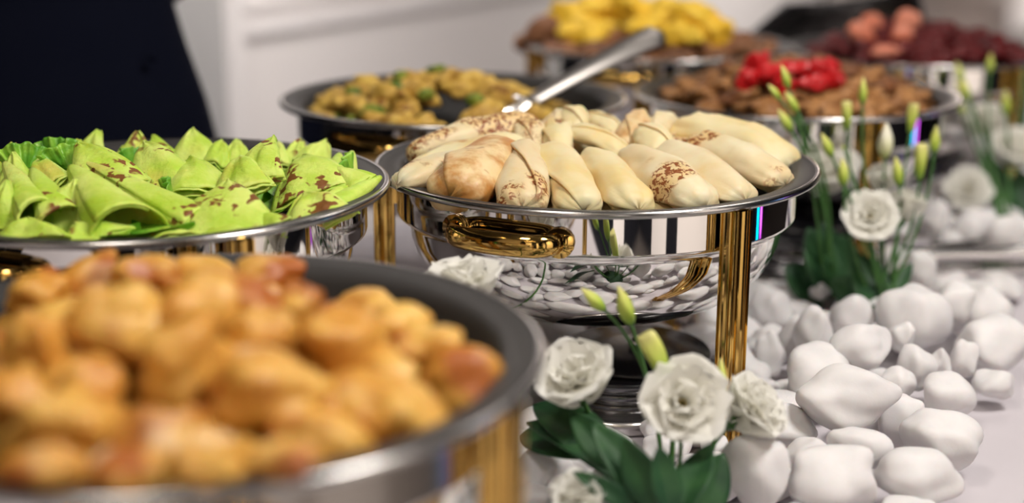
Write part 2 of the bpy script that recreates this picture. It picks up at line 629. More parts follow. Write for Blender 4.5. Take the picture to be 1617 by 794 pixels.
# ------------------------------------------------------------------ chafing dishes
RIM = 0.22
LIP = [(0.183, 0.2150), (0.198, 0.2152), (0.2002, 0.2165), (0.2006, 0.2180), (0.2000, 0.2195), (0.1975, 0.2202),
       (0.191, 0.2196), (0.184, 0.2186), (0.1785, 0.2170), (0.1755, 0.2140), (0.1735, 0.2080), (0.1700, 0.1900),
       (0.1640, 0.1720), (0.1560, 0.1660), (0.10, 0.1650), (0.0, 0.1650)]
BOWL = [(0.186, 0.2150), (0.1815, 0.2138), (0.1812, 0.2120), (0.1812, 0.2110), (0.1812, 0.2100), (0.1812, 0.1815), (0.1812, 0.1806), (0.1812, 0.1800), (0.1808, 0.1780), (0.1785, 0.1760), (0.1725, 0.1738),
        (0.1706, 0.1722), (0.1700, 0.1690), (0.1680, 0.1560), (0.1630, 0.1420), (0.1550, 0.1290), (0.1430, 0.1165), (0.1280, 0.1060),
        (0.1100, 0.0985), (0.0900, 0.0932), (0.0650, 0.0900), (0.0350, 0.0890), (0.0, 0.0888)]
_dm = {}


def dish_meshes():
    if _dm:
        return _dm
    _dm['lip'] = mesh('food_pan', *lathe(LIP, 128))
    _dm['edge'] = mesh('rim_edge', *lathe([(0.1965, 0.2147), (0.1985, 0.2145), (0.2007, 0.2158), (0.2013, 0.2180), (0.2006, 0.2200), (0.1985, 0.2209), (0.1965, 0.2206)], 128))
    _dm['bowl'] = mesh('water_pan', *lathe(BOWL, 128))
    # fluted leg: square post with rounded flutes
    sec = []
    hw_ = 0.0090
    side = [(-1, 0), (-.86, 0), (-.80, -.16), (-.62, -.22), (-.45, -.16), (-.38, 0), (-.30, 0.06), (0, .1), (.30, .06), (.38, 0), (.45, -.16), (.62, -.22), (.80, -.16), (.86, 0)]
    for q in range(4):
        a = q * PI / 2
        for t, d in side:
            x, y = t * hw_, -hw_ * (1 + d)
            sec.append((x * math.cos(a) - y * math.sin(a), x * math.sin(a) + y * math.cos(a)))
    V = []
    zs = [(0.0, 1.35), (0.006, 1.35), (0.008, 1.0), (0.2, 1.0), (0.2145, 1.0)]
    for z, k in zs:
        V += [(x * k, y * k, z) for x, y in sec]
    ns = len(sec)
    F = grid_faces(len(zs), ns, False, True) + [tuple(range(ns))[::-1], tuple(range(ns * (len(zs) - 1), ns * len(zs)))]
    _dm['leg'] = mesh('leg', V, F, False)
    # handle: oval bar bowed out from the band
    r0, pts, rad = 0.1805, [], []
    A = 0.285
    for i in range(33):
        t = -1 + 2 * i / 32
        e = (1 - abs(t) ** 5)
        pts.append((0 + (r0 + 0.021 * e) * math.cos(A * t * (0.9 + 0.1 * e)), (r0 + 0.021 * e) * math.sin(A * t * (0.9 + 0.1 * e)), 0.1905))
        rad.append(0.0088 + 0.0012 * (1 - t * t))
    # sweep with oval section (taller than deep)
    V, seg = [], 14
    P = [Vector(p) for p in pts]
    for i, p in enumerate(P):
        t = (P[min(i + 1, 32)] - P[max(i - 1, 0)]).normalized()
        sd = t.cross(Vector((0, 0, 1))).normalized()
        for k in range(seg):
            a = 2 * PI * k / seg
            V.append(p + Vector((0, 0, 1)) * rad[i] * math.cos(a) + sd * 0.0062 * math.sin(a))
    _dm['handle'] = mesh('handle', V, grid_faces(33, seg, False, True))
    prof = [(0.0, 0.0), (0.008, 0.0)]
    V, F = tube([(0.180, 0, 0), (0.1855, 0, 0)], 0.0125, 16)
    _dm['plate'] = mesh('handle_mount', V, F)
    V, F = box(0.1795, 0.186, -0.006, 0.006, 0.184, 0.203)
    _dm['bracket'] = mesh('leg_bracket', V, F, False)
    return _dm


DISH = {}


def dish(key, x, y, z, rot, label, legs=0.0):
    """rot: direction of the handle; the three legs stand at +60, +180, +300 degrees from it"""
    d = dish_meshes()
    t = thing('chafing_dish', label, 'chafing dish', (x, y, z), 'round steel chafing dishes', rot)
    link('water_pan', d['bowl'], M['steel'], t)
    fp = link('food_pan', d['lip'], M['lip'], t)
    link('rim_edge', d['edge'], M['rim'], fp)
    for k in range(3):
        a = PI / 3 + k * 2 * PI / 3 + legs
        lg = link('leg', d['leg'], M['gold'], t, (0.1925 * math.cos(a), 0.1925 * math.sin(a), -z), (0, 0, a))
        lg.scale = (1, 1, (0.2145 + z) / 0.2145)
        link('bracket', d['bracket'], M['gold'], lg, (-0.1925, 0, z * 0 ), None)
    h = link('handle', d['handle'], M['gold'], t)
    for s in (-1, 1):
        link('mount', d['plate'], M['gold'], h, (0, 0, 0.1905), (0, 0, s * 0.262))
    DISH[key] = Vector((x, y, z))
    return t


HR = math.radians(-117)
dish('crepe', 0.0756, 1.2893, 0, HR, 'round mirror-steel chafing dish with gold legs holding the rolled crepes')
dish('green', -0.303, 1.172, 0.005, HR, 'round steel chafing dish holding the green folded wraps')
dish('bun', -0.182, 0.765, 0, HR + math.radians(34), 'large blurred steel chafing dish in front holding the golden buns')
dish('A', -0.068, 1.667, 0, HR, 'steel chafing dish holding yellow chicken pieces with a long spoon', math.radians(-33))
dish('B', 0.352, 1.79, -0.012, HR - math.radians(17), 'steel chafing dish holding brown mushrooms topped with red pepper')
dish('C', 0.222, 2.19, 0, HR, 'steel chafing dish at the back holding yellow potatoes and roast meat')
dish('D', 0.615, 2.20, -0.008, HR, 'steel chafing dish at the far right holding dark red salad')


def burner(x, y, label):
    t = thing('fuel_burner', label, 'burner', (x, y, 0), 'fuel burners under the dishes')
    link('base_plate', mesh('base_plate', *lathe([(0, 0), (0.062, 0), (0.064, 0.002), (0.064, 0.009), (0.062, 0.012), (0.052, 0.0135), (0.0, 0.0135)], 64)), M['satin'], t)
    prof = [(0.046, 0.0135)]
    z = 0.0135
    for k in range(3):
        prof += [(0.046, z + 0.001), (0.0475, z + 0.002), (0.0475, z + 0.0075), (0.046, z + 0.0085), (0.0445, z + 0.009)]
        z += 0.0095
    prof += [(0.044, z + 0.001), (0, z + 0.001)]
    link('fuel_can', mesh('fuel_can', *lathe(prof, 64)), M['darksteel'], t)
    link('top_ring', mesh('top_ring', *lathe([(0.03, z + .001), (0.060, z + 0.001), (0.063, z + 0.003), (0.060, z + 0.005), (0.03, z + 0.005), (0.03, z + .001)], 64)), M['black'], t)
    ld = link('lid', mesh('lid', *lathe([(0, 0), (0.066, 0), (0.069, 0.002), (0.067, 0.0045), (0.03, 0.0065), (0, 0.007)], 64)), M['black'], t, (0.016, 0.020, z + 0.006), (0.03, 0.0, 0))
    V, F = tube([(0, 0, 0.006), (0, 0, 0.012), (0, 0, 0.016)], [0.006, 0.008, 0.003], 12)
    link('lid_knob', mesh('lid_knob', V, F), M['satin'], ld)
    return t


burner(0.098, 1.235, 'black and chrome fuel burner under the crepe dish')
burner(0.338, 1.69, 'dark fuel burner under the red pepper dish').scale = (1.4, 1.4, 1.4)
burner(0.615, 2.19, 'dark fuel burner under the red salad dish')


# ------------------------------------------------------------------ rolled food
def frame(P0, P1, upv=(0, 0, 1), twist=0.0):
    P0, P1 = Vector(P0), Vector(P1)
    ax = (P1 - P0)
    L = ax.length
    ax.normalize()
    s = ax.cross(Vector(upv)).normalized()
    u = s.cross(ax)
    if twist:
        q = Quaternion(ax, twist)
        s, u = q @ s, q @ u
    return ax, s, u, L


def crepe(P0, P1, R, mt, label, seed, flat=0.82, taper=0.75, openend=False, seam=0.6, bow=0.004, endp=4.0, group='rolled crepes'):
    """P0 outer end, P1 inner end. A pancake sheet rolled around its axis."""
    ax, s, u, L = frame(P0, P1)
    c0 = (Vector(P0) + Vector(P1)) / 2
    off = Vector((seed * 7.3, seed * 3.1, 1.7))
    nv, nu = 36, 50
    V = []
    for i in range(nv):
        v = i / (nv - 1)
        e = 2 * v - 1
        if openend and v > 0.5:
            k = 1.0 - 0.10 * v
        else:
            k = max(0.0, 1 - abs(e) ** (endp if e > 0 else 14)) ** 0.5
        rr = R * (taper + (1 - taper) * v) * (0.02 + 0.98 * k)
        rr *= 1 + 0.13 * mnoise.noise(Vector((v * 2.2, 0, 0)) + off)
        fl = flat * (1 - 0.25 * max(0.0, -e) ** 2)
        cen = Vector(P0) + ax * (L * v) + u * (bow * (1 - e * e)) + s * (0.05 * R * math.sin(v * 4 + seed))
        A0 = seam + 1.5 * (v - 0.5)
        A1 = A0 + 2 * PI * 1.18
        for j in range(nu):
            t = j / (nu - 1)
            a = A0 + (A1 - A0) * t
            lay = 1 + 0.06 * (t - 0.5) * 2 + 0.13 * max(0.0, (t - 0.88) / 0.12) ** 2
            n1 = mnoise.noise(Vector((math.cos(a) * 1.3, math.sin(a) * 1.3, v * 3.0)) + off)
            n2 = mnoise.noise(Vector((math.cos(a) * 2.4, math.sin(a) * 2.4, v * 7)) + off)
            wr = 0.075 * math.sin(a * 9 + seed + 3 * n1) * max(0.0, abs(e) - 0.55) * 2
            crease = 0.05 * math.exp(-((a - A0 - 2.0 - 3.0 * (v - 0.4) + seed % 3) / 0.22) ** 2)
            wob = 1 + 0.17 * n1 + 0.06 * n2 + wr - crease
            x = math.cos(a) * rr * lay * wob
            y = math.sin(a) * rr * lay * wob * fl
            sh = 0.010 * math.sin(a * 1.5 + seed) * (v - 0.8) * 5 if openend and v > 0.8 else 0
            V.append(cen + s * x + u * y + ax * sh - c0)
    F = grid_faces(nv, nu)
    o = link('crepe', mesh('crepe', V, F), mt, None, c0)
    md = o.modifiers.new('sheet', 'SOLIDIFY')
    md.thickness = 0.0016
    md.offset = -1
    tag(o, label, 'crepe', group)
    if openend:
        # crumpled inner layer and filling in the open mouth
        pv, pf = pebble(seed + 400, 3, 8, 6, 0.25, 3)
        V = []
        for p in pv:
            q = Vector(P0) + ax * (L * 0.93 + p[2] * 0.016) + s * (p[0] * R * 0.62) + u * (p[1] * R * 0.62 * flat)
            V.append(q - c0)
        link('filling', mesh('filling', V, pf), M['filling'], o)
        V = []
        for i in range(8):
            v = i / 7
            for j in range(40):
                a = 2 * PI * j / 39 * 1.05 + 2.2
                k = 0.86 - 0.28 * v * (1 + 0.35 * math.sin(a * 3 + seed))
                q = Vector(P0) + ax * (L * (0.88 + 0.13 * v)) + s * (math.cos(a) * R * k) + u * (math.sin(a) * R * k * flat)
                V.append(q - c0)
        fl = link('inner_fold', mesh('inner_fold', V, grid_faces(8, 40)), mt, o)
        md = fl.modifiers.new('sheet', 'SOLIDIFY')
        md.thickness = 0.0014
    return o


def cp(a, Ya, b, Yb, wpx, mt, label, seed, **k):
    P0, P1 = W(a[0], a[1], Ya), W(b[0], b[1], Yb)
    R = psize(wpx, (P0 + P1) / 2) / 2
    return crepe(P0, P1, R, M[mt], label, seed, **k)


cp((918, 334), 1.130, (866, 250), 1.275, 88, 'crepe_plain', 'plain pale crepe at the front, its outer end crossed by a folded flap', 1, seam=1.6, endp=5)
cp((1006, 332), 1.135, (934, 256), 1.265, 80, 'crepe_plain', 'plain pale crepe in the front row, second right of the narrow spotted one', 2, seam=2.6, endp=5)
cp((1112, 328), 1.150, (994, 250), 1.275, 86, 'crepe', 'pale crepe with sparse brown dots, right of the two plain front crepes', 3, seam=2.8, endp=5)
cp((1178, 318), 1.175, (1046, 246), 1.295, 78, 'crepe', 'crepe with a cluster of lacy brown spots, right side of the front row', 4, seam=2.7, endp=6)
cp((1240, 292), 1.225, (1098, 234), 1.315, 78, 'crepe', 'speckled crepe near the right rim with crimped open inner end', 5, openend=True, seam=2.8)
cp((1252, 266), 1.300, (1088, 208), 1.375, 92, 'crepe_plain', 'big pale crepe at the right back with its open end facing the centre', 6, openend=True, seam=2.8)
cp((822, 330), 1.130, (826, 244), 1.265, 78, 'crepe', 'narrow crepe with brown lace spots between golden and plain ones', 7, seam=0.5, taper=0.95, endp=5)
cp((708, 312), 1.150, (808, 246), 1.275, 108, 'crepe_golden', 'golden-brown toasted crepe at the front left', 8, seam=1.4, taper=0.9, flat=0.75)
cp((636, 284), 1.215, (834, 236), 1.305, 78, 'crepe_toast', 'pale crepe lying behind the golden one on the left side', 9, seam=1.2, flat=0.75)
cp((646, 248), 1.285, (850, 200), 1.355, 62, 'crepe', 'long crepe with three dark scorch marks along the left back rim', 10, seam=0.8, flat=0.95)
# centre pieces
cp((880, 262), 1.275, (880, 206), 1.325, 50, 'crepe_plain', 'short crepe end standing upright in the middle of the dish', 11, seam=1.2, endp=14, openend=True)
cp((832, 246), 1.295, (836, 203), 1.335, 50, 'crepe', 'small brown-edged crepe end left of the upright centre piece', 12, endp=10)
cp((985, 246), 1.285, (905, 206), 1.325, 56, 'crepe_plain', 'flat folded crepe slanting down from the centre of the dish', 13, flat=0.5, seam=0.5)
cp((1046, 250), 1.285, (1020, 206), 1.33, 62, 'crepe_plain', 'pointed folded crepe corner right of the centre', 14, flat=0.7, endp=2)
cp((985, 236), 1.315, (1008, 196), 1.36, 46, 'crepe_golden', 'brown crepe end curled open at the back of the dish', 15, openend=True)
cp((1020, 220), 1.345, (1058, 192), 1.385, 46, 'crepe', 'pale crepe tip at the back beside the big open roll', 16)
cp((912, 214), 1.345, (902, 178), 1.375, 46, 'crepe_plain', 'yellowish crepe corner poking up highest at the back', 17, flat=0.7, endp=6)
cp((862, 214), 1.345, (896, 190), 1.385, 44, 'crepe', 'thin crepe edge at the back left of the yellow corner', 18)
cp((975, 215), 1.355, (925, 194), 1.40, 44, 'crepe_plain', 'pale crepe at the back behind the slanting folded one', 19)
cp((628, 292), 1.185, (745, 262), 1.25, 60, 'crepe', 'torn pale crepe edge at the far left rim of the crepe dish', 20, seam=1.4)
for k in range(9):       # rolls hidden under the top layer and along the back rim
    a = math.radians(25 + k * 16)
    P0 = Vector((0.0756 + 0.158 * math.cos(a), 1.2893 + 0.158 * math.sin(a), 0.207))
    P1 = Vector((0.0756 + 0.045 * math.cos(a), 1.2893 + 0.045 * math.sin(a), 0.220))
    crepe(P0, P1, 0.019, M['crepe'], 'crepe hidden at the back rim, %s counted from the right' % ('first', 'second', 'third', 'fourth', 'fifth', 'sixth', 'seventh', 'eighth', 'ninth')[k], 40 + k, group='hidden crepes at the back')
for k in range(7):
    a = math.radians(200 + k * 24)
    P0 = Vector((0.0756 + 0.148 * math.cos(a), 1.2893 + 0.148 * math.sin(a), 0.190))
    P1 = Vector((0.0756 + 0.03 * math.cos(a), 1.2893 + 0.03 * math.sin(a), 0.200))
    crepe(P0, P1, 0.02, M['crepe_plain'], 'plain crepe in the lower layer under the front crepes, %s from the left' % ('first', 'second', 'third', 'fourth', 'fifth', 'sixth', 'seventh')[k], 60 + k, group='crepes in the lower layer')


# ------------------------------------------------------------------ green wraps
def wrap_cone(P0, P1, Rb, label, seed, seam=1.0):
    ax, s, u, L = frame(P0, P1)
    c0 = Vector(P0)
    off = Vector((seed * 5.7, 2.2, seed * 1.9))
    nv, nu = 22, 40
    V = []
    for i in range(nv):
        v = i / (nv - 1)
        rr = Rb * (max(0.0, 1 - v) ** 0.8 * 0.95 + 0.05)
        for j in range(nu):
            t = j / (nu - 1)
            a = seam + 2 * PI * 1.25 * t
            k = (1 + 0.12 * (t - 0.5)) * (1 + 0.10 * mnoise.noise(Vector((math.cos(a), math.sin(a), v * 2)) + off))
            sl = 0.15 * L * (1 - v) * math.cos(a + seed)
            V.append(ax * (L * v - sl * 0.4) + s * (math.cos(a) * rr * k) + u * (math.sin(a) * rr * k * 0.75))
    o = link('green_wrap', mesh('green_wrap', V, grid_faces(nv, nu)), M['wrap'], None, c0)
    md = o.modifiers.new('sheet', 'SOLIDIFY')
    md.thickness = 0.0016
    md.offset = -1
    return tag(o, label, 'wrap', 'green wraps')


def wrap_fold(P0, P1, wid, label, seed, thick=0.011, lean=0.0, mt='wrap'):
    """a round thin pancake folded twice: wedge with a tip at P1, layered open edge at P0"""
    upv = Vector((0.25 * math.sin(seed * 2.1), -0.75, 0.65))
    ax, s, u, L = frame(P0, P1, upv, lean)
    c0 = Vector(P0)
    off = Vector((seed * 4.7, seed * 2.3, 9.1))

    def sheet(zo, grow, ruf, side):
        V = []
        nv, nu = 16, 25
        for i in range(nv):
            v = i / (nv - 1)
            for j in range(nu):
                q = -1 + 2 * j / (nu - 1)
                hw_ = wid / 2 * (0.025 + 0.975 * (1 - v) ** 0.85) * grow
                x = q * hw_
                arc = (1 - q * q) * 0.10 * L * (1 - v)           # round bottom edge
                y = L * v - arc - (grow - 1) * 0.5 * L * (1 - v)
                p = 1 - q ** 4
                z = zo * p * (0.25 + 0.75 * (1 - v)) + ruf * 0.45 * (1 - v) * mnoise.noise(Vector((q * 3.2, v * 1.5, zo * 300)) + off)
                z += -0.35 * x * x / max(wid, 1e-3) + 0.10 * L * math.sin(PI * v)
                z += 0.0035 * mnoise.noise(Vector((q * 1.5, v * 2.2, 0)) + off)
                V.append(ax * y + s * x + u * z)
        return V, grid_faces(nv, nu)
    # outer skin: two sheets meeting along the folded sides
    o = link('green_wrap', mesh('green_wrap', *join(sheet(thick / 2, 1.0, 0.003, 0), sheet(-thick / 2, 1.0, 0.003, 1))), M[mt], None, c0)
    md = o.modifiers.new('sheet', 'SOLIDIFY')
    md.thickness = 0.0014
    inn = link('inner_fold', mesh('inner_fold', *join(sheet(thick * 0.22, 1.04, 0.008, 2), sheet(-thick * 0.2, 1.03, 0.008, 3))), M['wrap'], o)
    md = inn.modifiers.new('sheet', 'SOLIDIFY')
    md.thickness = 0.0012
    return tag(o, label, 'wrap', 'green wraps')


def wp(kind, tip, Yt, base, Yb, wpx, label, seed, **k):
    P0, P1 = W(base[0], base[1], Yb), W(tip[0], tip[1], Yt)
    wid = psize(wpx, (P0 + P1) / 2)
    if kind == 'c':
        return wrap_cone(P0, P1, wid / 2, label, seed, **k)
    return wrap_fold(P0, P1, wid, label, seed, **k)


WR = [
    ('c', (112, 264), 1.125, (205, 372), 1.045, 120, 'big smooth green roll slanting at the front left, its tip up'),
    ('c', (130, 256), 1.165, (325, 368), 1.065, 82, 'long green roll lying right behind the big smooth front roll'),
    ('t', (360, 286), 1.12, (350, 374), 1.045, 190, 'broad folded green wrap with big dark char blotches at the front'),
    ('t', (478, 246), 1.22, (500, 304), 1.15, 150, 'folded green wrap with blistered surface and brown specks at the right'),
    ('t', (480, 305), 1.13, (500, 350), 1.085, 130, 'folded green wrap with a brown scorched ridge near the right rim'),
    ('t', (305, 203), 1.30, (312, 266), 1.25, 96, 'tallest green wrap corner rising at the back centre'),
    ('t', (227, 224), 1.23, (265, 300), 1.16, 120, 'pointed green wrap left of the tallest one'),
    ('t', (241, 215), 1.30, (258, 262), 1.26, 62, 'small pointed green corner behind the left pointed wrap'),
    ('t', (124, 225), 1.20, (178, 300), 1.14, 125, 'green wrap with a row of brown specks at the left back'),
    ('t', (146, 231), 1.26, (168, 268), 1.24, 64, 'green wrap edge behind the specked left wrap'),
    ('t', (433, 217), 1.21, (400, 288), 1.15, 105, 'upright green wrap corner right of centre with a faint toasted mark'),
    ('t', (374, 221), 1.30, (372, 258), 1.26, 52, 'narrow green tip at the back, just left of the upright corner'),
    ('t', (350, 222), 1.29, (345, 262), 1.25, 55, 'narrow green tip beside the tallest wrap'),
    ('t', (380, 246), 1.19, (382, 302), 1.13, 100, 'green wrap standing in the middle behind the charred one'),
    ('t', (476, 221), 1.31, (463, 258), 1.28, 58, 'pointed green tip at the right back, left of two'),
    ('t', (514, 222), 1.31, (494, 260), 1.27, 64, 'pointed green tip at the right back, right of two'),
    ('t', (440, 226), 1.31, (437, 262), 1.27, 46, 'small green tip at the back below the upright corner'),
    ('c', (536, 244), 1.26, (528, 276), 1.23, 36, 'small rolled green tip near the right rim'),
    ('c', (556, 241), 1.25, (543, 290), 1.19, 44, 'curled green roll end near the right rim'),
    ('c', (600, 280), 1.165, (528, 330), 1.11, 44, 'curled green strip reaching the right edge of the pan'),
    ('c', (8, 258), 1.15, (62, 345), 1.06, 66, 'dark-edged green roll at the left edge of the picture'),
    ('c', (52, 268), 1.13, (95, 352), 1.06, 70, 'green roll between the left edge roll and the big front roll'),
    ('t', (45, 345), 1.05, (30, 380), 1.03, 170, 'flat green wrap with a pale streak at the lower left'),
    ('t', (118, 352), 1.05, (155, 382), 1.03, 130, 'small green fold at the front rim below the big roll'),
    ('t', (250, 366), 1.05, (262, 382), 1.03, 120, 'pale green fold at the front rim under the long roll'),
    ('t', (408, 342), 1.075, (422, 374), 1.045, 95, 'rounded green fold at the front rim, right of the charred wrap'),
    ('t', (330, 366), 1.05, (345, 382), 1.03, 110, 'bright green fold at the front rim below the charred wrap'),
    ('t', (198, 232), 1.30, (200, 264), 1.26, 50, 'small green corner at the back between specked and pointed wraps'),
    ('t', (60, 252), 1.22, (70, 300), 1.16, 90, 'green wrap below the curly lettuce at the left'),
    ('t', (515, 268), 1.20, (560, 300), 1.15, 80, 'thin green wrap lying along the right side'),
    ('t', (300, 250), 1.22, (320, 300), 1.15, 110, 'green wrap in the middle with pale folded layers'),
    ('t', (556, 296), 1.15, (520, 325), 1.115, 60, 'short green fold beside the right rim'),
]
for i, (kd, tp, Yt, bs, Yb, wpx, lb) in enumerate(WR):
    wp(kd, tp, Yt, bs, Yb, wpx, lb, i + 1, **({} if kd == 'c' else {'lean': 0.25 * math.sin(i * 1.7), 'mt': 'wrap_char' if i in (2, 3, 4, 8) else 'wrap'}))
for k in range(9):
    a = math.radians(110 + k * 17)
    r_ = 0.11 + 0.03 * (k % 2)
    P0 = Vector((-0.303 + r_ * math.cos(a), 1.172 + r_ * math.sin(a), 0.205))
    wrap_fold(P0, P0 + Vector((0.01 * math.sin(k), 0.02, 0.04)), 0.055, 'green wrap along the left rim of its dish, %s counted from the back' % ('first', 'second', 'third', 'fourth', 'fifth', 'sixth', 'seventh', 'eighth', 'ninth')[k], 70 + k)


def leaf_curl(P, size, label, seed):
    V = []
    nv, nu = 12, 40
    off = Vector((seed * 3.3, 0.4, seed))
    for i in range(nv):
        v = i / (nv - 1)
        for j in range(nu):
            q = -1 + 2 * j / (nu - 1)
            ruf = 0.34 * v * math.sin(q * 11 + seed) + 0.2 * v * math.sin(q * 23 + seed * 2)
            x = q * (0.35 + 0.75 * v)
            V.append(Vector((x, 0.35 * ruf + 0.25 * q * q, v * (0.95 - 0.35 * q * q) + 0.12 * mnoise.noise(Vector((q * 4, v * 3, 0)) + off))) * size)
    o = link('lettuce_leaf', mesh('lettuce_leaf', V, grid_faces(nv, nu)), M['lettuce'], None, P, (-0.25, 0, seed * 0.4 - 0.5))
    o.modifiers.new('sheet', 'SOLIDIFY').thickness = 0.0009
    tag(o, label, 'lettuce', 'lettuce between the wraps')


leaf_curl(W(88, 262, 1.23), 0.026, 'curly green lettuce leaf at the left back of the wraps', 1)
leaf_curl(W(38, 268, 1.20), 0.024, 'curly lettuce leaf at the far left of the wraps', 2)
leaf_curl(W(112, 268, 1.20), 0.024, 'curly dark lettuce frill beside the specked wrap', 3)
leaf_curl(W(212, 268, 1.24), 0.022, 'lettuce frill under the small back corner', 4)
leaf_curl(W(560, 280, 1.20), 0.022, 'lettuce frill at the right rim of the wraps', 5)
leaf_curl(W(275, 318, 1.13), 0.022, 'dark lettuce frill in the gap beside the charred wrap', 6)
bed = thing('lettuce_bed', 'flat bed of dark lettuce leaves under the green wraps', 'lettuce', (-0.303, 1.172, 0.200))
for k in range(26):
    a, r_ = k * 2.4, 0.135 * math.sqrt((k + 0.5) / 26)
    V = []
    for i in range(7):
        v = i / 6
        for j in range(9):
            q = -1 + 2 * j / 8
            V.append((q * 0.026 * math.sin(PI * (0.12 + 0.8 * v)), (v - .5) * 0.075, 0.004 * math.sin(q * 5 + k) * v + 0.006 * q * q))
    lf = link('leaf', mesh('leaf', V, grid_faces(7, 9)), M['lettuce'], bed, (r_ * math.cos(a), r_ * math.sin(a), 0.0005 * k), (0.08, 0.1 * math.sin(k), a))


# ------------------------------------------------------------------ mounds of food
def mound_pt(key, px, py, top, rad=0.17, base=0.215, c=(0, 0)):
    """where the line of sight meets the heap of food in a dish"""
    C = DISH[key]
    d = ray(px, py)
    t = 0.3
    while t < 4:
        P = CAM + d * t
        r = math.hypot(P.x - C.x - c[0], P.y - C.y - c[1]) / rad
        h = C.z + base + top * max(0, 1 - r * r)
        if P.z <= h and r < 1.25:
            return P
        t += 0.004
    return None


BUNS = [
    (50, 515, 110, 130, 'golden bun at the left edge of the picture, upper row'),
    (182, 480, 165, 150, 'golden-brown bun at the left back of the heap'),
    (300, 462, 150, 120, 'golden bun at the back of the heap, left of the long one'),
    (372, 445, 190, 100, 'long golden bun crowning the back of the heap'),
    (456, 450, 85, 75, 'small golden bun at the back next to the dark rim'),
    (285, 545, 150, 155, 'bright golden bun in the middle of the heap beside a dark gap'),
    (527, 510, 150, 125, 'round smooth yellow bun with a reddish underside'),
    (625, 482, 110, 70, 'pale bun at the back right near the rim'),
    (668, 525, 130, 80, 'flat pale bun behind the right-hand orange one'),
    (730, 565, 160, 120, 'orange-brown bun at the far right against the rim'),
    (605, 620, 210, 130, 'pale floury bun lying diagonally at the right front'),
    (420, 590, 200, 150, 'wide golden bun in the centre of the heap'),
    (505, 672, 180, 115, 'pale golden bun at the front, left of the floury one'),
    (380, 700, 130, 95, 'bun with a white floury highlight at the front rim'),
    (240, 668, 160, 140, 'golden bun at the front with a dark red-brown side'),
    (90, 660, 190, 170, 'big golden bun at the lower left'),
    (165, 720, 150, 95, 'reddish bun at the front rim, lower left'),
    (20, 600, 120, 110, 'golden bun at the left edge of the picture, middle row'),
    (130, 580, 120, 110, 'shaded brown bun left of the dark gap'),
    (400, 500, 130, 100, 'golden bun behind the wide central one'),
    (480, 720, 120, 60, 'small golden bun pressed against the front rim'),
    (290, 735, 130, 60, 'golden bun low at the front rim, below the dark red one'),
    (40, 735, 130, 80, 'golden bun in the lower left corner of the picture'),
    (600, 560, 120, 90, 'brown bun tucked between the round yellow and floury ones'),
    (135, 448, 120, 80, 'golden bun at the back left, just under the wrap dish', 0.86),
    (235, 436, 130, 80, 'golden bun at the back of the heap below the big green roll', 0.86),
    (430, 436, 110, 70, 'golden bun at the back where the dark rim begins', 0.87),
    (60, 470, 110, 90, 'golden bun at the back in the left corner', 0.84),
    (330, 432, 110, 60, 'golden bun at the back below the charred wrap', 0.88),
    (70, 738, 150, 90, 'golden bun bulging over the front rim at the left', 0.588),
    (215, 742, 130, 80, 'orange bun bulging over the front rim, second from left', 0.588),
    (330, 736, 120, 76, 'pale golden bun bulging over the front rim, third from left', 0.590),
    (455, 722, 120, 72, 'golden bun bulging over the front rim, rightmost', 0.598),
]
for i, e in enumerate(BUNS):
    px, py, a, b, lb = e[:5]
    P = W(px, py, e[5]) if len(e) > 5 else mound_pt('bun', px, py, 0.052, 0.175, 0.218)
    if P is None:
        P = W(px, py, 0.62)
    if len(e) > 5:
        P = P + Vector((0, -0.010, 0.014))
    wx = psize(a, P) / 2 * 1.06
    wz = min(psize(b, P) / 2 * 1.0, wx * 1.15)
    pv, pf = pebble(200 + i, 4, 4, 4.5, 0.30, 1.5, 0.06)
    pv = pv * np.array([wx, (wx + wz) * 0.5, wz])
    o = link('fried_bun', mesh('fried_bun', pv, pf), M['bun'], None, P - Vector((0, -0.010, 0.014)), (0, 0.35 * math.sin(i * 2.3) if i != 10 else 0.5, 0.6 * math.sin(i * 1.3)))
    tag(o, lb, 'bun', 'golden buns in the front dish')
bv = []
for k in range(4):
    pv, pf = pebble(260 + k, 3, 7, 5.0, 0.16, 1.6, 0.04)
    bv.append(mesh('fried_bun', pv * np.array([0.031, 0.027, 0.024]), pf))
for k in range(24):
    a, r_ = k * 2.3999, 0.142 * math.sqrt((k + 0.5) / 24)
    o = link('fried_bun', bv[k % 4], M['bun'], None, Vector((-0.182 + r_ * math.cos(a), 0.765 + r_ * math.sin(a), 0.196 + 0.018 * (1 - (r_ / .14) ** 2))), (k, k * 2, k * 3))
    sec = ('right', 'right back', 'back', 'left back', 'left', 'left front', 'front', 'right front')[int(((math.degrees(a) + 22.5) % 360) // 45)]
    tag(o, 'golden bun of the lower layer in a gap at the %s, %s' % (sec, 'by the rim' if r_ > 0.105 else 'near the middle' if r_ < 0.06 else 'halfway out'), 'bun', 'buns in the lower layer')


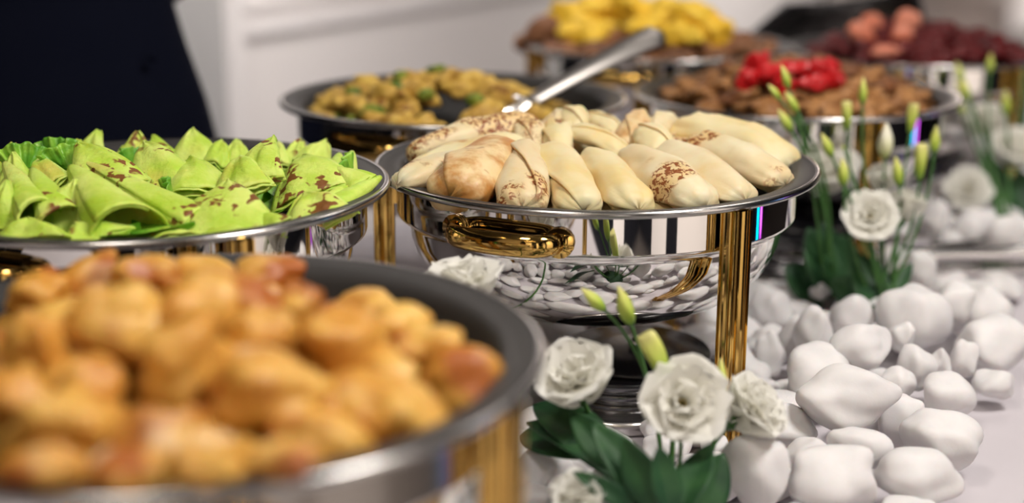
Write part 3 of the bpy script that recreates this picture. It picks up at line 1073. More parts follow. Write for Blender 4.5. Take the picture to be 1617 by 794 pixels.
def heap(key, name, cat, label, mt, npc, size, top, rad=0.155, base=0.205, c=(0, 0), stretch=(1, 0.75, 0.6), seed=0, layers=(0.0,), within=None, planes=6, k=6):
    C = DISH[key]
    R = random.Random(seed)
    var = []
    for q in range(6):
        pv, pf = pebble(seed * 10 + q, 3, planes, k, 0.25, 1.8, 0.08)
        var.append(mesh(name, pv * np.array(stretch) * size, pf))
    for i in range(npc):
        for _ in range(30):
            a = R.uniform(0, 2 * PI)
            r_ = rad * math.sqrt((i + 0.5) / npc)
            x, y = c[0] + r_ * math.cos(a), c[1] + r_ * math.sin(a)
            if math.hypot(x, y) < 0.170 - size * 0.55:
                break
        else:
            continue
        rr = r_ / rad
        z = base + top * (1 - rr * rr) + R.choice(layers)
        o = link(name, var[i % 6], mt, None, (C.x + x, C.y + y, C.z + z), (R.uniform(-.6, .6), R.uniform(-.6, .6), R.uniform(0, 6.28)))
        sc = R.uniform(0.75, 1.2)
        o.scale = (sc, sc, sc)
        ang = math.degrees(math.atan2(y - c[1], x - c[0])) % 360
        if rr < 0.42:
            where = 'on the %s part of the crown' % ('right', 'back', 'left', 'front')[int(((ang + 45) % 360) // 90)]
        else:
            where = ('right side', 'right back side', 'back side', 'left back side', 'left side', 'left front side', 'front side', 'right front side')[int(((ang + 22.5) % 360) // 45)]
            where = 'on the %s %s of the heap' % ('outer' if rr > 0.76 else 'inner', where)
        tag(o, label + ', ' + where, cat, label)


heap('A', 'chicken_piece', 'chicken', 'curried chicken chunk in the spoon dish', M['chicken'], 105, 0.021, 0.042, 0.145, 0.196, (-0.022, 0.0), seed=3)
heap('A', 'courgette_piece', 'courgette', 'green vegetable piece among chicken chunks', M['courgette'], 13, 0.012, 0.046, 0.125, 0.206, (-0.02, -0.01), seed=4)
heap('B', 'mushroom_piece', 'mushroom', 'fried mushroom in the red pepper dish', M['mushroom'], 150, 0.022, 0.042, 0.160, 0.208, (0, 0), (1, 0.7, 0.45), seed=5)
heap('B', 'meat_piece', 'meat', 'dark meat piece among fried mushrooms', M['darkmeat'], 34, 0.02, 0.044, 0.145, 0.213, (0, 0), (1, 0.8, 0.5), seed=6)
heap('C', 'roast_piece', 'meat', 'roast meat chunk in the potato dish', M['roast'], 95, 0.027, 0.030, 0.156, 0.209, (0, 0), (1, 0.75, 0.6), seed=7)
heap('D', 'beet_piece', 'beetroot', 'dark red beetroot chunk', M['beet'], 125, 0.023, 0.043, 0.158, 0.206, (0, 0), (1, 0.8, 0.6), seed=8)


def chunk(name, cat, label, key, px, py, wpx, hpx, mt, seed, top, dep=0.7, roty=0.0, group=None, planes=6, k=6, lump=0.22, lift=0.0):
    P = mound_pt(key, px, py, top) or W(px, py, DISH[key].y)
    a, b = psize(wpx, P) / 2, psize(hpx, P) / 2
    pv, pf = pebble(seed, 4, planes, k, lump, 1.7, 0.05)
    o = link(name, mesh(name, pv * np.array([a, a * dep, b]), pf), mt, None, P + Vector((0, 0.004, lift)), (0.25, roty, 0.2 * math.sin(seed)))
    return tag(o, label, cat, group)


# red pepper strips on dish B
for i, (px, py, a, b, ry, lb) in enumerate([
    (1192, 118, 40, 60, 0.3, 'bright red pepper strip standing at the left of the red heap'),
    (1178, 140, 40, 40, -0.3, 'bright red pepper piece at the lower left of the red heap'),
    (1215, 130, 50, 36, 0.2, 'bright red pepper piece left of the green buds'),
    (1262, 122, 70, 34, 0.1, 'long red pepper strip in the middle of the red heap'),
    (1300, 120, 56, 36, -0.1, 'red pepper strip at the right end of the red heap'),
    (1285, 145, 60, 30, 0.1, 'red pepper strip at the front of the red heap'),
    (1240, 148, 50, 30, -0.2, 'red pepper strip low in the middle behind the buds'),
    (1316, 138, 40, 36, 0.5, 'red pepper piece at the lower right of the red heap'),
]):
    chunk('red_pepper_strip', 'pepper', lb, 'B', px, py, a, b, M['pepper'], 500 + i, 0.052, 0.5, ry, 'red pepper on the mushrooms', lump=0.35, lift=0.010)
# yellow potatoes on dish C
for i, (px, py, a, b, ry, lb) in enumerate([
    (905, 32, 70, 50, 0.1, 'leftmost yellow potato chunk on the back dish'),
    (950, 18, 80, 46, 0.0, 'yellow potato chunk topping the heap, left half'),
    (1000, 20, 70, 60, 0.2, 'yellow potato chunk at the peak of the back heap'),
    (1050, 22, 70, 50, -0.2, 'yellow potato chunk right of the peak'),
    (1095, 38, 70, 60, 0.3, 'yellow potato chunk at the right of the back heap'),
    (1130, 52, 56, 46, 0.4, 'rightmost yellow potato chunk on the back dish'),
    (930, 50, 80, 34, 0.0, 'flat yellow potato chunk at the front left of the heap'),
    (1015, 52, 60, 40, 0.1, 'yellow potato chunk behind the spoon end'),
    (1075, 62, 60, 40, 0.0, 'yellow potato chunk low at the front right'),
]):
    chunk('potato_chunk', 'potato', lb, 'C', px, py, a * 1.25, b * 1.2, M['potato'], 520 + i, 0.068, 0.8, ry, 'yellow potatoes on the back dish', lift=0.002, planes=3, k=9, lump=0.4)
for i, (px, py, a, b, ry, lb) in enumerate([
    (860, 50, 80, 50, -0.3, 'big roast meat chunk at the left end of the back dish'),
    (840, 70, 60, 40, 0.1, 'roast meat chunk by the left rim of the back dish'),
    (890, 80, 70, 34, 0.1, 'roast meat slice at the front rim of the back dish'),
    (945, 78, 60, 30, 0.0, 'dark roast slice below the yellow potatoes'),
]):
    chunk('roast_chunk', 'meat', lb, 'C', px, py, a, b, M['roast'], 540 + i, 0.055, 0.7, ry, 'roast meat on the back dish')
# tomato slices on dish D
for i, (px, py, a, b, ry, lb) in enumerate([
    (1362, 62, 56, 38, 0.5, 'pink tomato slice at the left of the red salad'),
    (1378, 42, 40, 30, 0.3, 'pink tomato slice leaning behind the leftmost one'),
    (1425, 62, 36, 30, 0.0, 'small pale pink tomato slice in the middle of the red salad'),
    (1432, 40, 46, 40, -0.4, 'pink tomato slice standing highest on the red salad'),
    (1400, 88, 50, 20, 0.0, 'orange-red tomato slice at the front rim of the salad'),
]):
    chunk('tomato_slice', 'tomato', lb, 'D', px, py, a, b, M['tomato'], 560 + i, 0.050, 0.35, ry, 'tomato slices on the red salad', lump=0.12, lift=0.006)

# ------------------------------------------------------------------ utensils
def spoon(P0, P1, wid, label):
    """bowl in the food at P0, handle end at P1"""
    ax, s, u, L = frame(P0, P1, (0.1, -0.75, 0.65))
    t = thing('serving_spoon', label, 'spoon', P0)
    V = []
    n_ = 24
    for i in range(n_):
        v = i / (n_ - 1)
        hw_ = wid * (0.26 + 0.24 * v ** 1.5) * (1 if v < 0.93 else math.sqrt(max(0.05, 1 - ((v - 0.93) / 0.075) ** 2)))
        h = 0.006 * math.sin(PI * v)
        for q, z in ((-1, -0.0012), (-0.7, 0.0016), (0, 0.0022), (0.7, 0.0016), (1, -0.0012), (0.6, -0.002), (0, -0.0024), (-0.6, -0.002)):
            V.append(ax * (L * v) + s * (q * hw_) + u * (h + z))
    F = grid_faces(n_, 8, False, True) + [tuple(range(8))[::-1], tuple(range((n_ - 1) * 8, n_ * 8))]
    link('handle', mesh('handle', V, F), M['spoonsteel'], t)
    V = []
    for i in range(10):
        for j in range(24):
            r, a = i / 9, 2 * PI * j / 23
            V.append(-ax * (0.032 + 0.036 * r * math.cos(a)) + s * (0.026 * r * math.sin(a)) + u * (-0.010 * (1 - r * r) - 0.004))
    b = link('spoon_bowl', mesh('spoon_bowl', V, grid_faces(10, 24)), M['satin'], t)
    b.modifiers.new('sheet', 'SOLIDIFY').thickness = 0.0012


spoon(W(838, 160, 1.62), W(1046, 52, 1.73), 0.036, 'long flat steel serving spoon resting across the chicken dish rim')


def roll_lid():
    """polished cover tilted open behind the mushroom dish: a curved shell with a rolled edge"""
    c = Vector((0.5, 2.42, 0.0))
    t = thing('dish_cover', 'dark polished steel cover tilted open behind the mushroom dish', 'lid', c)
    tl, tr = W(1240, 9, 2.46), W(1448, -14, 2.44)
    bl, br = Vector((W(1150, 90, 2.42).x, 2.42, 0.004)), Vector((W(1470, 90, 2.40).x, 2.40, 0.004))
    ml, mr = W(1160, 84, 2.43), W(1470, 70, 2.41)
    V = []
    nu, nv = 30, 15
    for i in range(nv):
        v = i / (nv - 1)
        for j in range(nu):
            q = j / (nu - 1)
            if v < 0.5:
                p = bl.lerp(br, q).lerp(ml.lerp(mr, q), v * 2)
            else:
                p = ml.lerp(mr, q).lerp(tl.lerp(tr, q), v * 2 - 1)
            p = p + Vector((0, 0.035 * math.sin(PI * q) + 0.02 * math.sin(PI * v), -0.010 * math.sin(PI * q) * v))
            V.append(p - c)
    o = link('shell', mesh('shell', V, grid_faces(nv, nu)), M['coversteel'], t)
    o.modifiers.new('sheet', 'SOLIDIFY').thickness = 0.002
    edge = [V[i * nu] for i in range(nv)] + V[(nv - 1) * nu + 1:] + [V[i * nu + nu - 1] for i in range(nv - 2, -1, -1)]
    link('rolled_edge', mesh('rolled_edge', *tube(edge, 0.0045, 10)), M['black'], t)
    # ribs pressed into the shell
    for j in range(3, nu - 3, 3):
        link('rib', mesh('rib', *tube([V[i * nu + j] - Vector((0, 0.002, 0)) for i in range(1, nv - 1)], 0.0014, 6)), M['coversteel'], t)


roll_lid()


def tongs(P, ang, label):
    t = thing('serving_tongs', label, 'tongs', P, 'steel tongs', ang)
    for s in (-1, 1):
        V = []
        for i in range(18):
            v = i / 17
            x = -0.12 + 0.24 * v
            y = s * (0.004 + 0.024 * v ** 0.8)
            w_ = 0.009 if v < 0.75 else 0.009 + 0.011 * math.sin(PI * (v - 0.75) / 0.27)
            z = 0.012 + 0.006 * math.sin(PI * v)
            for dy, dz in ((-w_, 0), (0, 0.003), (w_, 0), (0, -0.002)):
                V.append((x, y + dy * 0.35, z + dz + dy * s * 0.9))
        link('arm', mesh('arm', V, grid_faces(18, 4, False, True) + [(3, 2, 1, 0), (68, 69, 70, 71)]), M['satin'], t)
    link('hinge', mesh('hinge', *tube([(-0.125, 0, 0.004), (-0.125, 0, 0.022)], 0.011, 16)), M['satin'], t)


def tray(P, ang, label):
    t = thing('steel_rest', label, 'tray', P, None, ang)
    V = []
    pr = [(0.0, 0.002), (0.75, 0.002), (0.9, 0.004), (0.97, 0.010), (1.0, 0.0105), (1.0, 0.008), (0.9, 0.0), (0, 0.0)]
    for r, z in pr:
        for j in range(48):
            a = 2 * PI * j / 48
            ca, sa = math.cos(a), math.sin(a)
            x = 0.12 * math.copysign(abs(ca) ** 0.4, ca) * r
            y = 0.062 * math.copysign(abs(sa) ** 0.4, sa) * r
            V.append((x, y, z))
    link('dish', mesh('dish', V, [f[::-1] for f in grid_faces(len(pr), 48, False, True)]), M['satin'], t)
    link('bar', mesh('bar', *tube([(-0.1, 0.05, 0.01), (-0.1, 0.05, 0.024), (0.1, 0.05, 0.024), (0.1, 0.05, 0.01)], 0.003, 8)), M['satin'], t)


tray(Wz(1530, 418, 0.0), 0.15, 'low shiny steel utensil rest on the cloth behind the right-hand pebbles')
tongs(Wz(1500, 422, 0.012), 0.25, 'steel serving tongs lying left on the shiny rest')
tongs(Wz(1590, 412, 0.012), 0.35, 'steel serving tongs lying at the right edge of the picture')

# ------------------------------------------------------------------ white pebbles
PEB = [  # px box x0,x1,y0,y1 ; height of centre ; roll ; label
    (1253, 1418, 568, 674, 0.062, 0.10, 'largest smooth white pebble lying on top in the middle of the pile', 1),
    (1235, 1350, 536, 645, 0.045, -0.35, 'grey-shaded pebble leaning behind the largest one'),
    (1252, 1316, 482, 575, 0.052, 0.0, 'pointed white pebble standing up like a small peak'),
    (1310, 1380, 463, 535, 0.050, 0.0, 'round-topped white pebble just below the dark leaf'),
    (1300, 1416, 506, 585, 0.066, -0.25, 'flat slab pebble tilted behind the largest one'),
    (1385, 1502, 453, 558, 0.052, -0.1, 'big rounded pebble below the rose stems'),
    (1478, 1536, 444, 516, 0.060, 0.5, 'oblong pebble leaning against the big rounded one'),
    (1500, 1604, 448, 545, 0.045, 0.2, 'large blurred pebble at the back right of the pile'),
    (1515, 1630, 500, 596, 0.038, 0.0, 'large dull pebble at the right edge of the pile'),
    (1536, 1602, 583, 634, 0.022, -0.15, 'small brick-shaped pebble alone on the cloth at right'),
    (1452, 1546, 584, 668, 0.030, 0.1, 'roundish pebble left of the small brick-shaped one'),
    (1500, 1545, 536, 598, 0.040, 0.2, 'small upright pebble under the large dull one'),
    (1468, 1504, 548, 598, 0.040, 0.0, 'tiny pebble squeezed in the middle right of the pile'),
    (1408, 1480, 543, 616, 0.046, -0.3, 'mid-sized pebble right of the largest one'),
    (1386, 1452, 578, 632, 0.040, 0.2, 'small pebble touching the right tip of the largest one'),
    (1402, 1444, 506, 556, 0.055, 0.2, 'small pebble between the slab and the big rounded one'),
    (1384, 1458, 620, 712, 0.030, 0.5, 'pebble half hidden below the right tip of the largest one'),
    (1425, 1553, 648, 748, 0.032, 0.1, 'broad pebble at the right front of the pile near the cloth'),
    (1380, 1522, 703, 792, 0.034, -0.1, 'wide loaf-shaped pebble at the front right'),
    (1302, 1408, 670, 748, 0.036, 0.3, 'pebble lying just under the largest one'),
    (1242, 1386, 703, 812, 0.036, 0.0, 'big rounded pebble at the front, cut by the lower picture edge'),
    (1232, 1316, 692, 764, 0.028, -0.2, 'long pebble behind the big front one'),
    (1136, 1246, 684, 812, 0.048, 0.0, 'tall pebble at the front below the right-hand white bloom'),
    (1186, 1292, 636, 712, 0.034, 0.2, 'pebble behind the right-hand white bloom, near the gold leg'),
    (1384, 1486, 776, 820, 0.020, 0.0, 'pebble cut by the lower picture edge under the loaf-shaped one'),
    (1106, 1150, 684, 720, 0.030, -0.6, 'small pebble at the foot of the gold leg'),
    (1224, 1278, 498, 580, 0.035, 0.3, 'grey pebble left of the pointed one'),
    (1180, 1252, 455, 525, 0.030, 0.3, 'blurred pebble right of the gold leg at bowl height'),
    (1190, 1245, 520, 596, 0.030, -0.1, 'pebble in shade right of the gold leg'),
    (1278, 1312, 446, 476, 0.030, 0.0, 'small blurred pebble below the second dish'),
    (805, 905, 705, 778, 0.032, 0.1, 'angular white pebble at the lower left beside the bun dish'),
    (880, 945, 712, 760, 0.030, -0.2, 'white pebble between the dark leaves at the bottom'),
    (930, 1010, 726, 800, 0.030, 0.3, 'white pebble under the middle of the front leaves'),
    (1015, 1080, 684, 730, 0.022, 0.0, 'white pebble in front of the burner'),
    (800, 880, 765, 815, 0.018, 0.0, 'white pebble in the bottom row beside the bun dish leg'),
    (1418, 1478, 395, 455, 0.045, 0.1, 'pebble standing right behind the rose stems'),
    (1370, 1440, 385, 450, 0.040, 0.0, 'white pebble seen through the rose stems'),
    (1452, 1502, 315, 372, 0.060, 0.0, 'round blurred pebble left of the far bloom'),
    (1505, 1570, 322, 400, 0.040, 0.6, 'blurred pebble below the far bloom'),
    (1560, 1630, 338, 410, 0.040, -0.2, 'blurred pebble at the far right edge of the picture'),
    (1470, 1530, 360, 405, 0.022, 0.2, 'low blurred pebble left of the far ones'),
]
prom = []
for i, e in enumerate(PEB):
    x0, x1, y0, y1, z, roll, lb = e[:7]
    P = Wz((x0 + x1) / 2, (y0 + y1) / 2, z)
    a, b = psize(x1 - x0, P) / 2, psize(y1 - y0, P) / 2
    d = 0.72 * a + 0.1 * b
    al = math.atan2(CAM.z - z, P.y)
    cz = math.sqrt(max((b * 0.45) ** 2, b * b - (d * math.sin(al)) ** 2)) / math.cos(al)
    cz = min(cz, z - 0.002 if z < 0.05 else cz)
    pv, pf = pebble(700 + i, 5 if i in (0,) else 4, 4 + i % 4, 6.0, 0.16, 1.4)
    o = link('white_pebble', mesh('white_pebble', pv * np.array([a, d, max(cz, 0.3 * b)]), pf), M['pebble'], None, P, (0, roll * 0.8, 0.25 * math.sin(i * 1.9)))
    tag(o, lb, 'pebble', 'white pebbles on the table')
    prom.append((P.x, P.y, max(a, d)))
pvs = []
for k in range(10):
    pv, pf = pebble(900 + k, 4, 5, 6.0, 0.14, 1.4)
    pvs.append(mesh('white_pebble', pv * np.array([1.0, 0.72 + 0.02 * k, 0.50 + 0.015 * k]), pf))
avoid = [(0.098, 1.235, 0.068), (0.338, 1.69, 0.094), (0.615, 2.19, 0.068)]
for kx in ('crepe', 'bun', 'B', 'D', 'A', 'green'):
    C = DISH[kx]
    rot = HR + {'bun': math.radians(34), 'B': -math.radians(17)}.get(kx, 0)
    for q in range(3):
        a = rot + PI / 3 + q * 2 * PI / 3
        avoid.append((C.x + 0.1925 * math.cos(a), C.y + 0.1925 * math.sin(a), 0.016))
tr_ = Wz(1530, 418, 0)
avoid += [(tr_.x, tr_.y, 0.11), (tr_.x + 0.1, tr_.y + 0.02, 0.09)]
R2 = random.Random(5)
placed = []
tries = 0
while len(placed) < 255 and tries < 25000:
    tries += 1
    s = R2.uniform(0.62, 2.5)
    nn = R2.uniform(-0.70, -0.27)
    p = T(s, nn)
    sz = R2.uniform(0.022, 0.038)
    if any(math.hypot(p.x - x, p.y - y) < r_ + sz * 0.85 for x, y, r_ in avoid):
        continue
    if any(math.hypot(p.x - x, p.y - y) < (r_ + sz) * 0.66 for x, y, r_ in prom):
        continue
    if any(math.hypot(p.x - x, p.y - y) < (r_ + sz) * 0.72 for x, y, r_ in placed):
        continue
    placed.append((p.x, p.y, sz))
    o = link('white_pebble', pvs[len(placed) % 10], M['pebble'], None, (p.x, p.y, sz * 0.52), (R2.uniform(-.2, .2), R2.uniform(-.2, .2), R2.uniform(0, 6.28)))
    o.scale = (sz, sz, sz)
    row = ('row nearest the table edge', 'second row from the table edge', 'third row from the table edge', 'fourth row from the table edge', 'row farthest from the table edge')[min(4, int((-0.27 - nn) / 0.09))]
    nk = min(('bun', 'green', 'crepe', 'A', 'B', 'C', 'D'), key=lambda q: (DISH[q].x - p.x) ** 2 + (DISH[q].y - p.y) ** 2)
    dn = {'bun': 'bun dish', 'green': 'wrap dish', 'crepe': 'crepe dish', 'A': 'chicken dish', 'B': 'mushroom dish', 'C': 'potato dish', 'D': 'salad dish'}[nk]
    dd_ = math.hypot(DISH[nk].x - p.x, DISH[nk].y - p.y)
    near = 'under' if dd_ < 0.17 else 'at the edge of' if dd_ < 0.25 else 'away from'
    size_w = 'small' if sz < 0.027 else 'large' if sz > 0.033 else 'mid-sized'
    lb = '%s white pebble %s the %s, %s' % (size_w, near, dn, row)
    tag(o, lb, 'pebble', lb)

# ------------------------------------------------------------------ lisianthus
PET = {}


def petal_mesh(kind, var):
    key = (kind, var)
    if key in PET:
        return PET[key]
    L, Wd, op, cup = {'outer': (1.0, 1.35, 0.98, 0.42), 'mid': (0.98, 1.2, 0.64, 0.5), 'inner': (0.92, 0.95, 0.30, 0.7)}[kind]
    V = []
    nv, nu = 12, 15
    off = Vector((var * 9.1, len(kind) * 3.3, 0))
    for i in range(nv):
        v = i / (nv - 1)
        th = op * (0.25 + 0.95 * v ** 1.3)          # opens outward with height
        # integrate the mid-rib
        r = z = 0
        for q in range(12):
            vv = v * (q + 0.5) / 12
            t_ = op * (0.30 + 1.05 * vv ** 1.2)
            r += math.sin(t_) * v / 12
            z += math.cos(t_) * v / 12
        r, z = r * L, z * L
        hw_ = Wd * 0.5 * math.sin(PI * min(1, 0.10 + 0.62 * v)) ** 0.8 * (1 if v < 0.85 else 1 - 0.5 * ((v - 0.85) / 0.15) ** 2)
        for j in range(nu):
            q = -1 + 2 * j / (nu - 1)
            y = q * hw_
            c = cup * q * q * hw_
            ruf = (0.055 * math.sin(q * 7 + var * 2) + 0.09 * mnoise.noise(Vector((q * 2, v * 2, 0)) + off)) * v ** 2
            x = r - c * math.cos(th) * 0.8 + ruf * 0.7
            zz = z + c * math.sin(th) * 0.55 + ruf * 0.5 - (0.10 * q ** 4) * v
            V.append((x, y, zz))
    PET[key] = mesh('petal', V, grid_faces(nv, nu))
    return PET[key]


_bud = {}


def bud_mesh(kind):
    if kind in _bud:
        return _bud[kind]
    V = []
    nv, nu = 20, 20
    for i in range(nv):
        v = i / (nv - 1)
        if kind == 'pointed':
            r = 0.17 * math.sin(PI * min(1, v * 0.93 + 0.045)) ** 0.75 * (1 - 0.55 * v) * 1.35 + 0.006
        else:
            r = 0.24 * (0.35 + 0.65 * math.sin(PI * min(0.62, 0.08 + v * 0.6))) * (1.0 if v < 0.96 else 0.88)
        for j in range(nu):
            a = 2 * PI * j / nu
            k = 1 + 0.13 * math.sin(3 * a + v * 5) * (v ** 0.6)
            V.append((r * k * math.cos(a), r * k * math.sin(a), v))
    F = grid_faces(nv, nu, False, True)
    V += [(0, 0, -0.01), (0, 0, 1.0 if kind == 'pointed' else 0.93)]
    for j in range(nu):
        F.append((len(V) - 2, (j + 1) % nu, j))
        F.append((len(V) - 1, (nv - 1) * nu + j, (nv - 1) * nu + (j + 1) % nu))
    _bud[kind] = mesh('bud', V, F)
    V = []
    for q in range(5):
        pass
    return _bud[kind]


def sepal_mesh():
    if 'sepal' not in _bud:
        V = []
        for i in range(8):
            v = i / 7
            for j in range(3):
                y = (j - 1) * 0.05 * (1 - v) ** 0.7
                V.append((0.10 + 0.10 * math.sin(v * 2.4) - abs(j - 1) * 0.01, y, v * 0.5))
        _bud['sepal'] = mesh('sepal', V, grid_faces(8, 3))
    return _bud['sepal']


def orient(o, direction, spin=0.0):
    q = Vector(direction).to_track_quat('Z', 'Y') @ Quaternion((0, 0, 1), spin)
    o.rotation_mode = 'QUATERNION'
    o.rotation_quaternion = q


def stem_to(t, base, tip, direction, r=0.0016, mt='stem'):
    d = Vector(direction).normalized()
    L = (Vector(tip) - Vector(base)).length
    mid = Vector(tip) - d * L * 0.45
    pts = bez(Vector(0 * d), mid - Vector(base), Vector(tip) - Vector(base), 14)
    return link('stem', mesh('stem', *tube(pts, [r * 1.25 - 0.4 * r * i / 13 for i in range(14)], 8)), M[mt], t)


def flower(base, C, radius, face, label, group, openness=1.0, seed=0, tall=1.0):
    """one cut bloom: stem, calyx, three rings of petals, stamens"""
    t = thing('white_lisianthus', label, 'flower', base, group)
    d = Vector(face).normalized()
    bot = Vector(C) - d * radius * 0.75
    stem_to(t, base, bot, d, 0.0019)
    rg = random.Random(seed)
    L = radius * 1.45
    idx = 0
    for kind, cnt, k0 in (('outer', 6, 1.0), ('mid', 6, 0.97), ('inner', 5, 0.92)):
        for q in range(cnt):
            p = link('petal', petal_mesh(kind, (idx + seed) % 3), M['petal'], t, bot - Vector(base))
            a = 2 * PI * q / cnt + rg.uniform(-.15, .15) + {'outer': 0, 'mid': 0.6, 'inner': 0.2}[kind]
            orient(p, d, a)
            sc = L * k0 * rg.uniform(0.9, 1.08)
            p.scale = (sc * openness, sc, sc * tall)
            idx += 1
    c = link('calyx', mesh('calyx', *lathe([(0.0, -0.25), (0.08, -0.22), (0.16, -0.05), (0.20, 0.12), (0.17, 0.15), (0, 0.1)], 14)), M['stem'], t, bot - Vector(base))
    orient(c, d)
    c.scale = (L, L, L)
    st = []
    for q in range(6):
        a = 2 * PI * q / 6
        st.append(tube([(0, 0, 0.1), (0.05 * math.cos(a), 0.05 * math.sin(a), 0.36), (0.06 * math.cos(a), 0.06 * math.sin(a), 0.42)], [0.010, 0.010, 0.022], 6))
    sm = link('stamens', mesh('stamens', *join(*st)), M['stamen'], t, bot - Vector(base))
    orient(sm, d)
    sm.scale = (L, L, L)
    return t


def bud(base, B0, B1, label, group, kind='pointed', cream=False, fat=1.0, r=0.0013):
    t = thing('lisianthus_bud', label, 'flower bud', base, group)
    B0, B1 = Vector(B0), Vector(B1)
    d = (B1 - B0).normalized()
    L = (B1 - B0).length
    stem_to(t, base, B0, d, r)
    b = link('bud', bud_mesh(kind) if not cream else bud_cream(kind), M['bud'], t, B0 - Vector(base))
    orient(b, d)
    b.scale = (L * fat, L * fat, L)
    for q in range(5):
        s = link('sepal', sepal_mesh(), M['stem'], t, B0 - Vector(base))
        orient(s, d, q * 2 * PI / 5)
        s.scale = (L * 0.75 * fat, L * 0.75, L * 0.8)
    return t


def bud_cream(kind):
    k = kind + '_c'
    if k not in _bud:
        me = bud_mesh(kind).copy()
        me.materials.clear()
        me.materials.append(M['bud_cream'])
        _bud[k] = me
    return _bud[k]


def leaf(parent, base, tip, wid, droop=0.0, face=(0, -0.6, 0.8)):
    base, tip = Vector(base), Vector(tip)
    ax, s, u, L = frame(base, tip, face)
    V = []
    nv, nu = 14, 9
    for i in range(nv):
        v = i / (nv - 1)
        hw_ = wid / 2 * (math.sin(PI * (0.04 + 0.96 * v) ** 0.8) ** 0.8 if v < 1 else 0.0) + 0.0004
        for j in range(nu):
            q = -1 + 2 * j / (nu - 1)
            V.append(base - parent.location + ax * (L * v) + s * (q * hw_) + u * (0.25 * abs(q) * hw_ - droop * L * (2 * v - 1) ** 2 + droop * L + 0.03 * wid * math.sin(v * 7 + q)))
    o = link('leaf', mesh('leaf', V, grid_faces(nv, nu)), M['leaf'], parent)
    o.modifiers.new('sheet', 'SOLIDIFY').thickness = 0.0008
    return o


def foam(P, sx, sy, sz, label):
    pv, pf = pebble(int(P.x * 1000) % 97 + 5, 3, 4, 9, 0.08, 3)
    o = link('floral_foam', mesh('floral_foam', pv * np.array([sx, sy, sz]), pf), M['foam'], None, (P.x, P.y, sz))
    tag(o, label, 'floral foam')


g1, g2, g3 = 'front flower arrangement', 'flower arrangement right of the crepes', 'far right flower arrangement'
# front arrangement (nearest the camera)
b1 = Wz(1045, 800, 0.025)
foam(b1, 0.03, 0.03, 0.018, 'dark floral foam under the front white flowers')
f1 = flower(b1 + Vector((-0.012, 0, 0)), W(908, 592, 0.98), 0.0285, (-0.25, -0.45, 0.85), 'white bloom seen from the side, leftmost of the three front blooms', g1, 0.95, 1)
f2 = flower(b1 + Vector((0.006, -0.008, 0)), W(1080, 634, 0.95), 0.030, (0.05, -0.85, 0.55), 'round white bloom facing forward, middle of the three front blooms', g1, 1.0, 2)
f3 = flower(b1 + Vector((0.016, 0.004, 0)), W(1192, 642, 0.99), 0.027, (0.62, -0.35, 0.7), 'white bloom turned to the right, in front of the pebble pile', g1, 0.9, 3)
f4 = flower(b1 + Vector((-0.018, -0.010, 0)), W(912, 782, 0.90), 0.021, (-0.2, -0.35, 0.9), 'half-open cream bloom at the bottom edge of the picture', g1, 0.7, 4)
flower(Wz(740, 560, 0.0), W(728, 446, 1.02), 0.026, (-0.1, -0.1, 1), 'white bloom peeking up behind the rim of the bun dish', g1, 1.15, 5)
bud(b1, W(955, 490, 0.99), W(918, 455, 0.985), 'yellow-green pointed bud tilted left before the mirror bowl', g1)
bud(b1 + Vector((0.004, 0, 0)), W(997, 512, 0.99), W(976, 452, 0.985), 'yellow-green pointed bud right of the tilted one', g1)
bud(b1 + Vector((0.006, 0.004, 0)), W(1052, 598, 0.96), W(1020, 526, 0.965), 'fat yellow half-open bud above the middle bloom', g1, 'open', fat=0.85)
bud(b1 + Vector((0.010, 0, 0)), W(1140, 628, 0.98), W(1138, 566, 0.985), 'pale yellow bud in front of the gold leg', g1, fat=0.9)
bud(b1 + Vector((-0.004, 0, 0)), W(968, 708, 0.94), W(955, 674, 0.945), 'small yellow-green bud among the dark front leaves', g1)
for a, b_, w_, dr, Ya, Yb, fc in (
        ((1015, 775), (832, 668), 0.034, 0.10, 0.93, 1.02, (0.1, -0.5, 0.9)), ((1020, 785), (935, 668), 0.030, 0.06, 0.91, 0.93, (0.5, -0.8, 0.3)),
        ((1035, 800), (985, 690), 0.026, 0.03, 0.90, 0.91, (-0.3, -0.9, 0.3)), ((1060, 805), (1040, 705), 0.024, -0.04, 0.88, 0.89, (0.5, -0.8, 0.2)),
        ((1080, 805), (1122, 700), 0.026, 0.05, 0.90, 0.95, (-0.5, -0.8, 0.2)), ((1100, 812), (1142, 715), 0.030, 0.05, 0.94, 0.97, (0.3, -0.9, 0.2)),
        ((1000, 800), (905, 745), 0.014, 0.05, 0.90, 0.90, (0, -0.8, 0.6))):
    leaf(f2, W(a[0], a[1], Ya), W(b_[0], b_[1], Yb), w_, dr, fc)
leaf(f1, W(965, 735, 0.96), W(842, 640, 1.03), 0.036, 0.12, (0.3, -0.8, 0.5))
leaf(f1, W(935, 715, 0.99), W(822, 690, 1.05), 0.034, 0.10, (0.0, -0.7, 0.7))
leaf(f1, W(985, 740, 0.93), W(900, 650, 0.96), 0.024, 0.10, (-0.3, -0.8, 0.5))

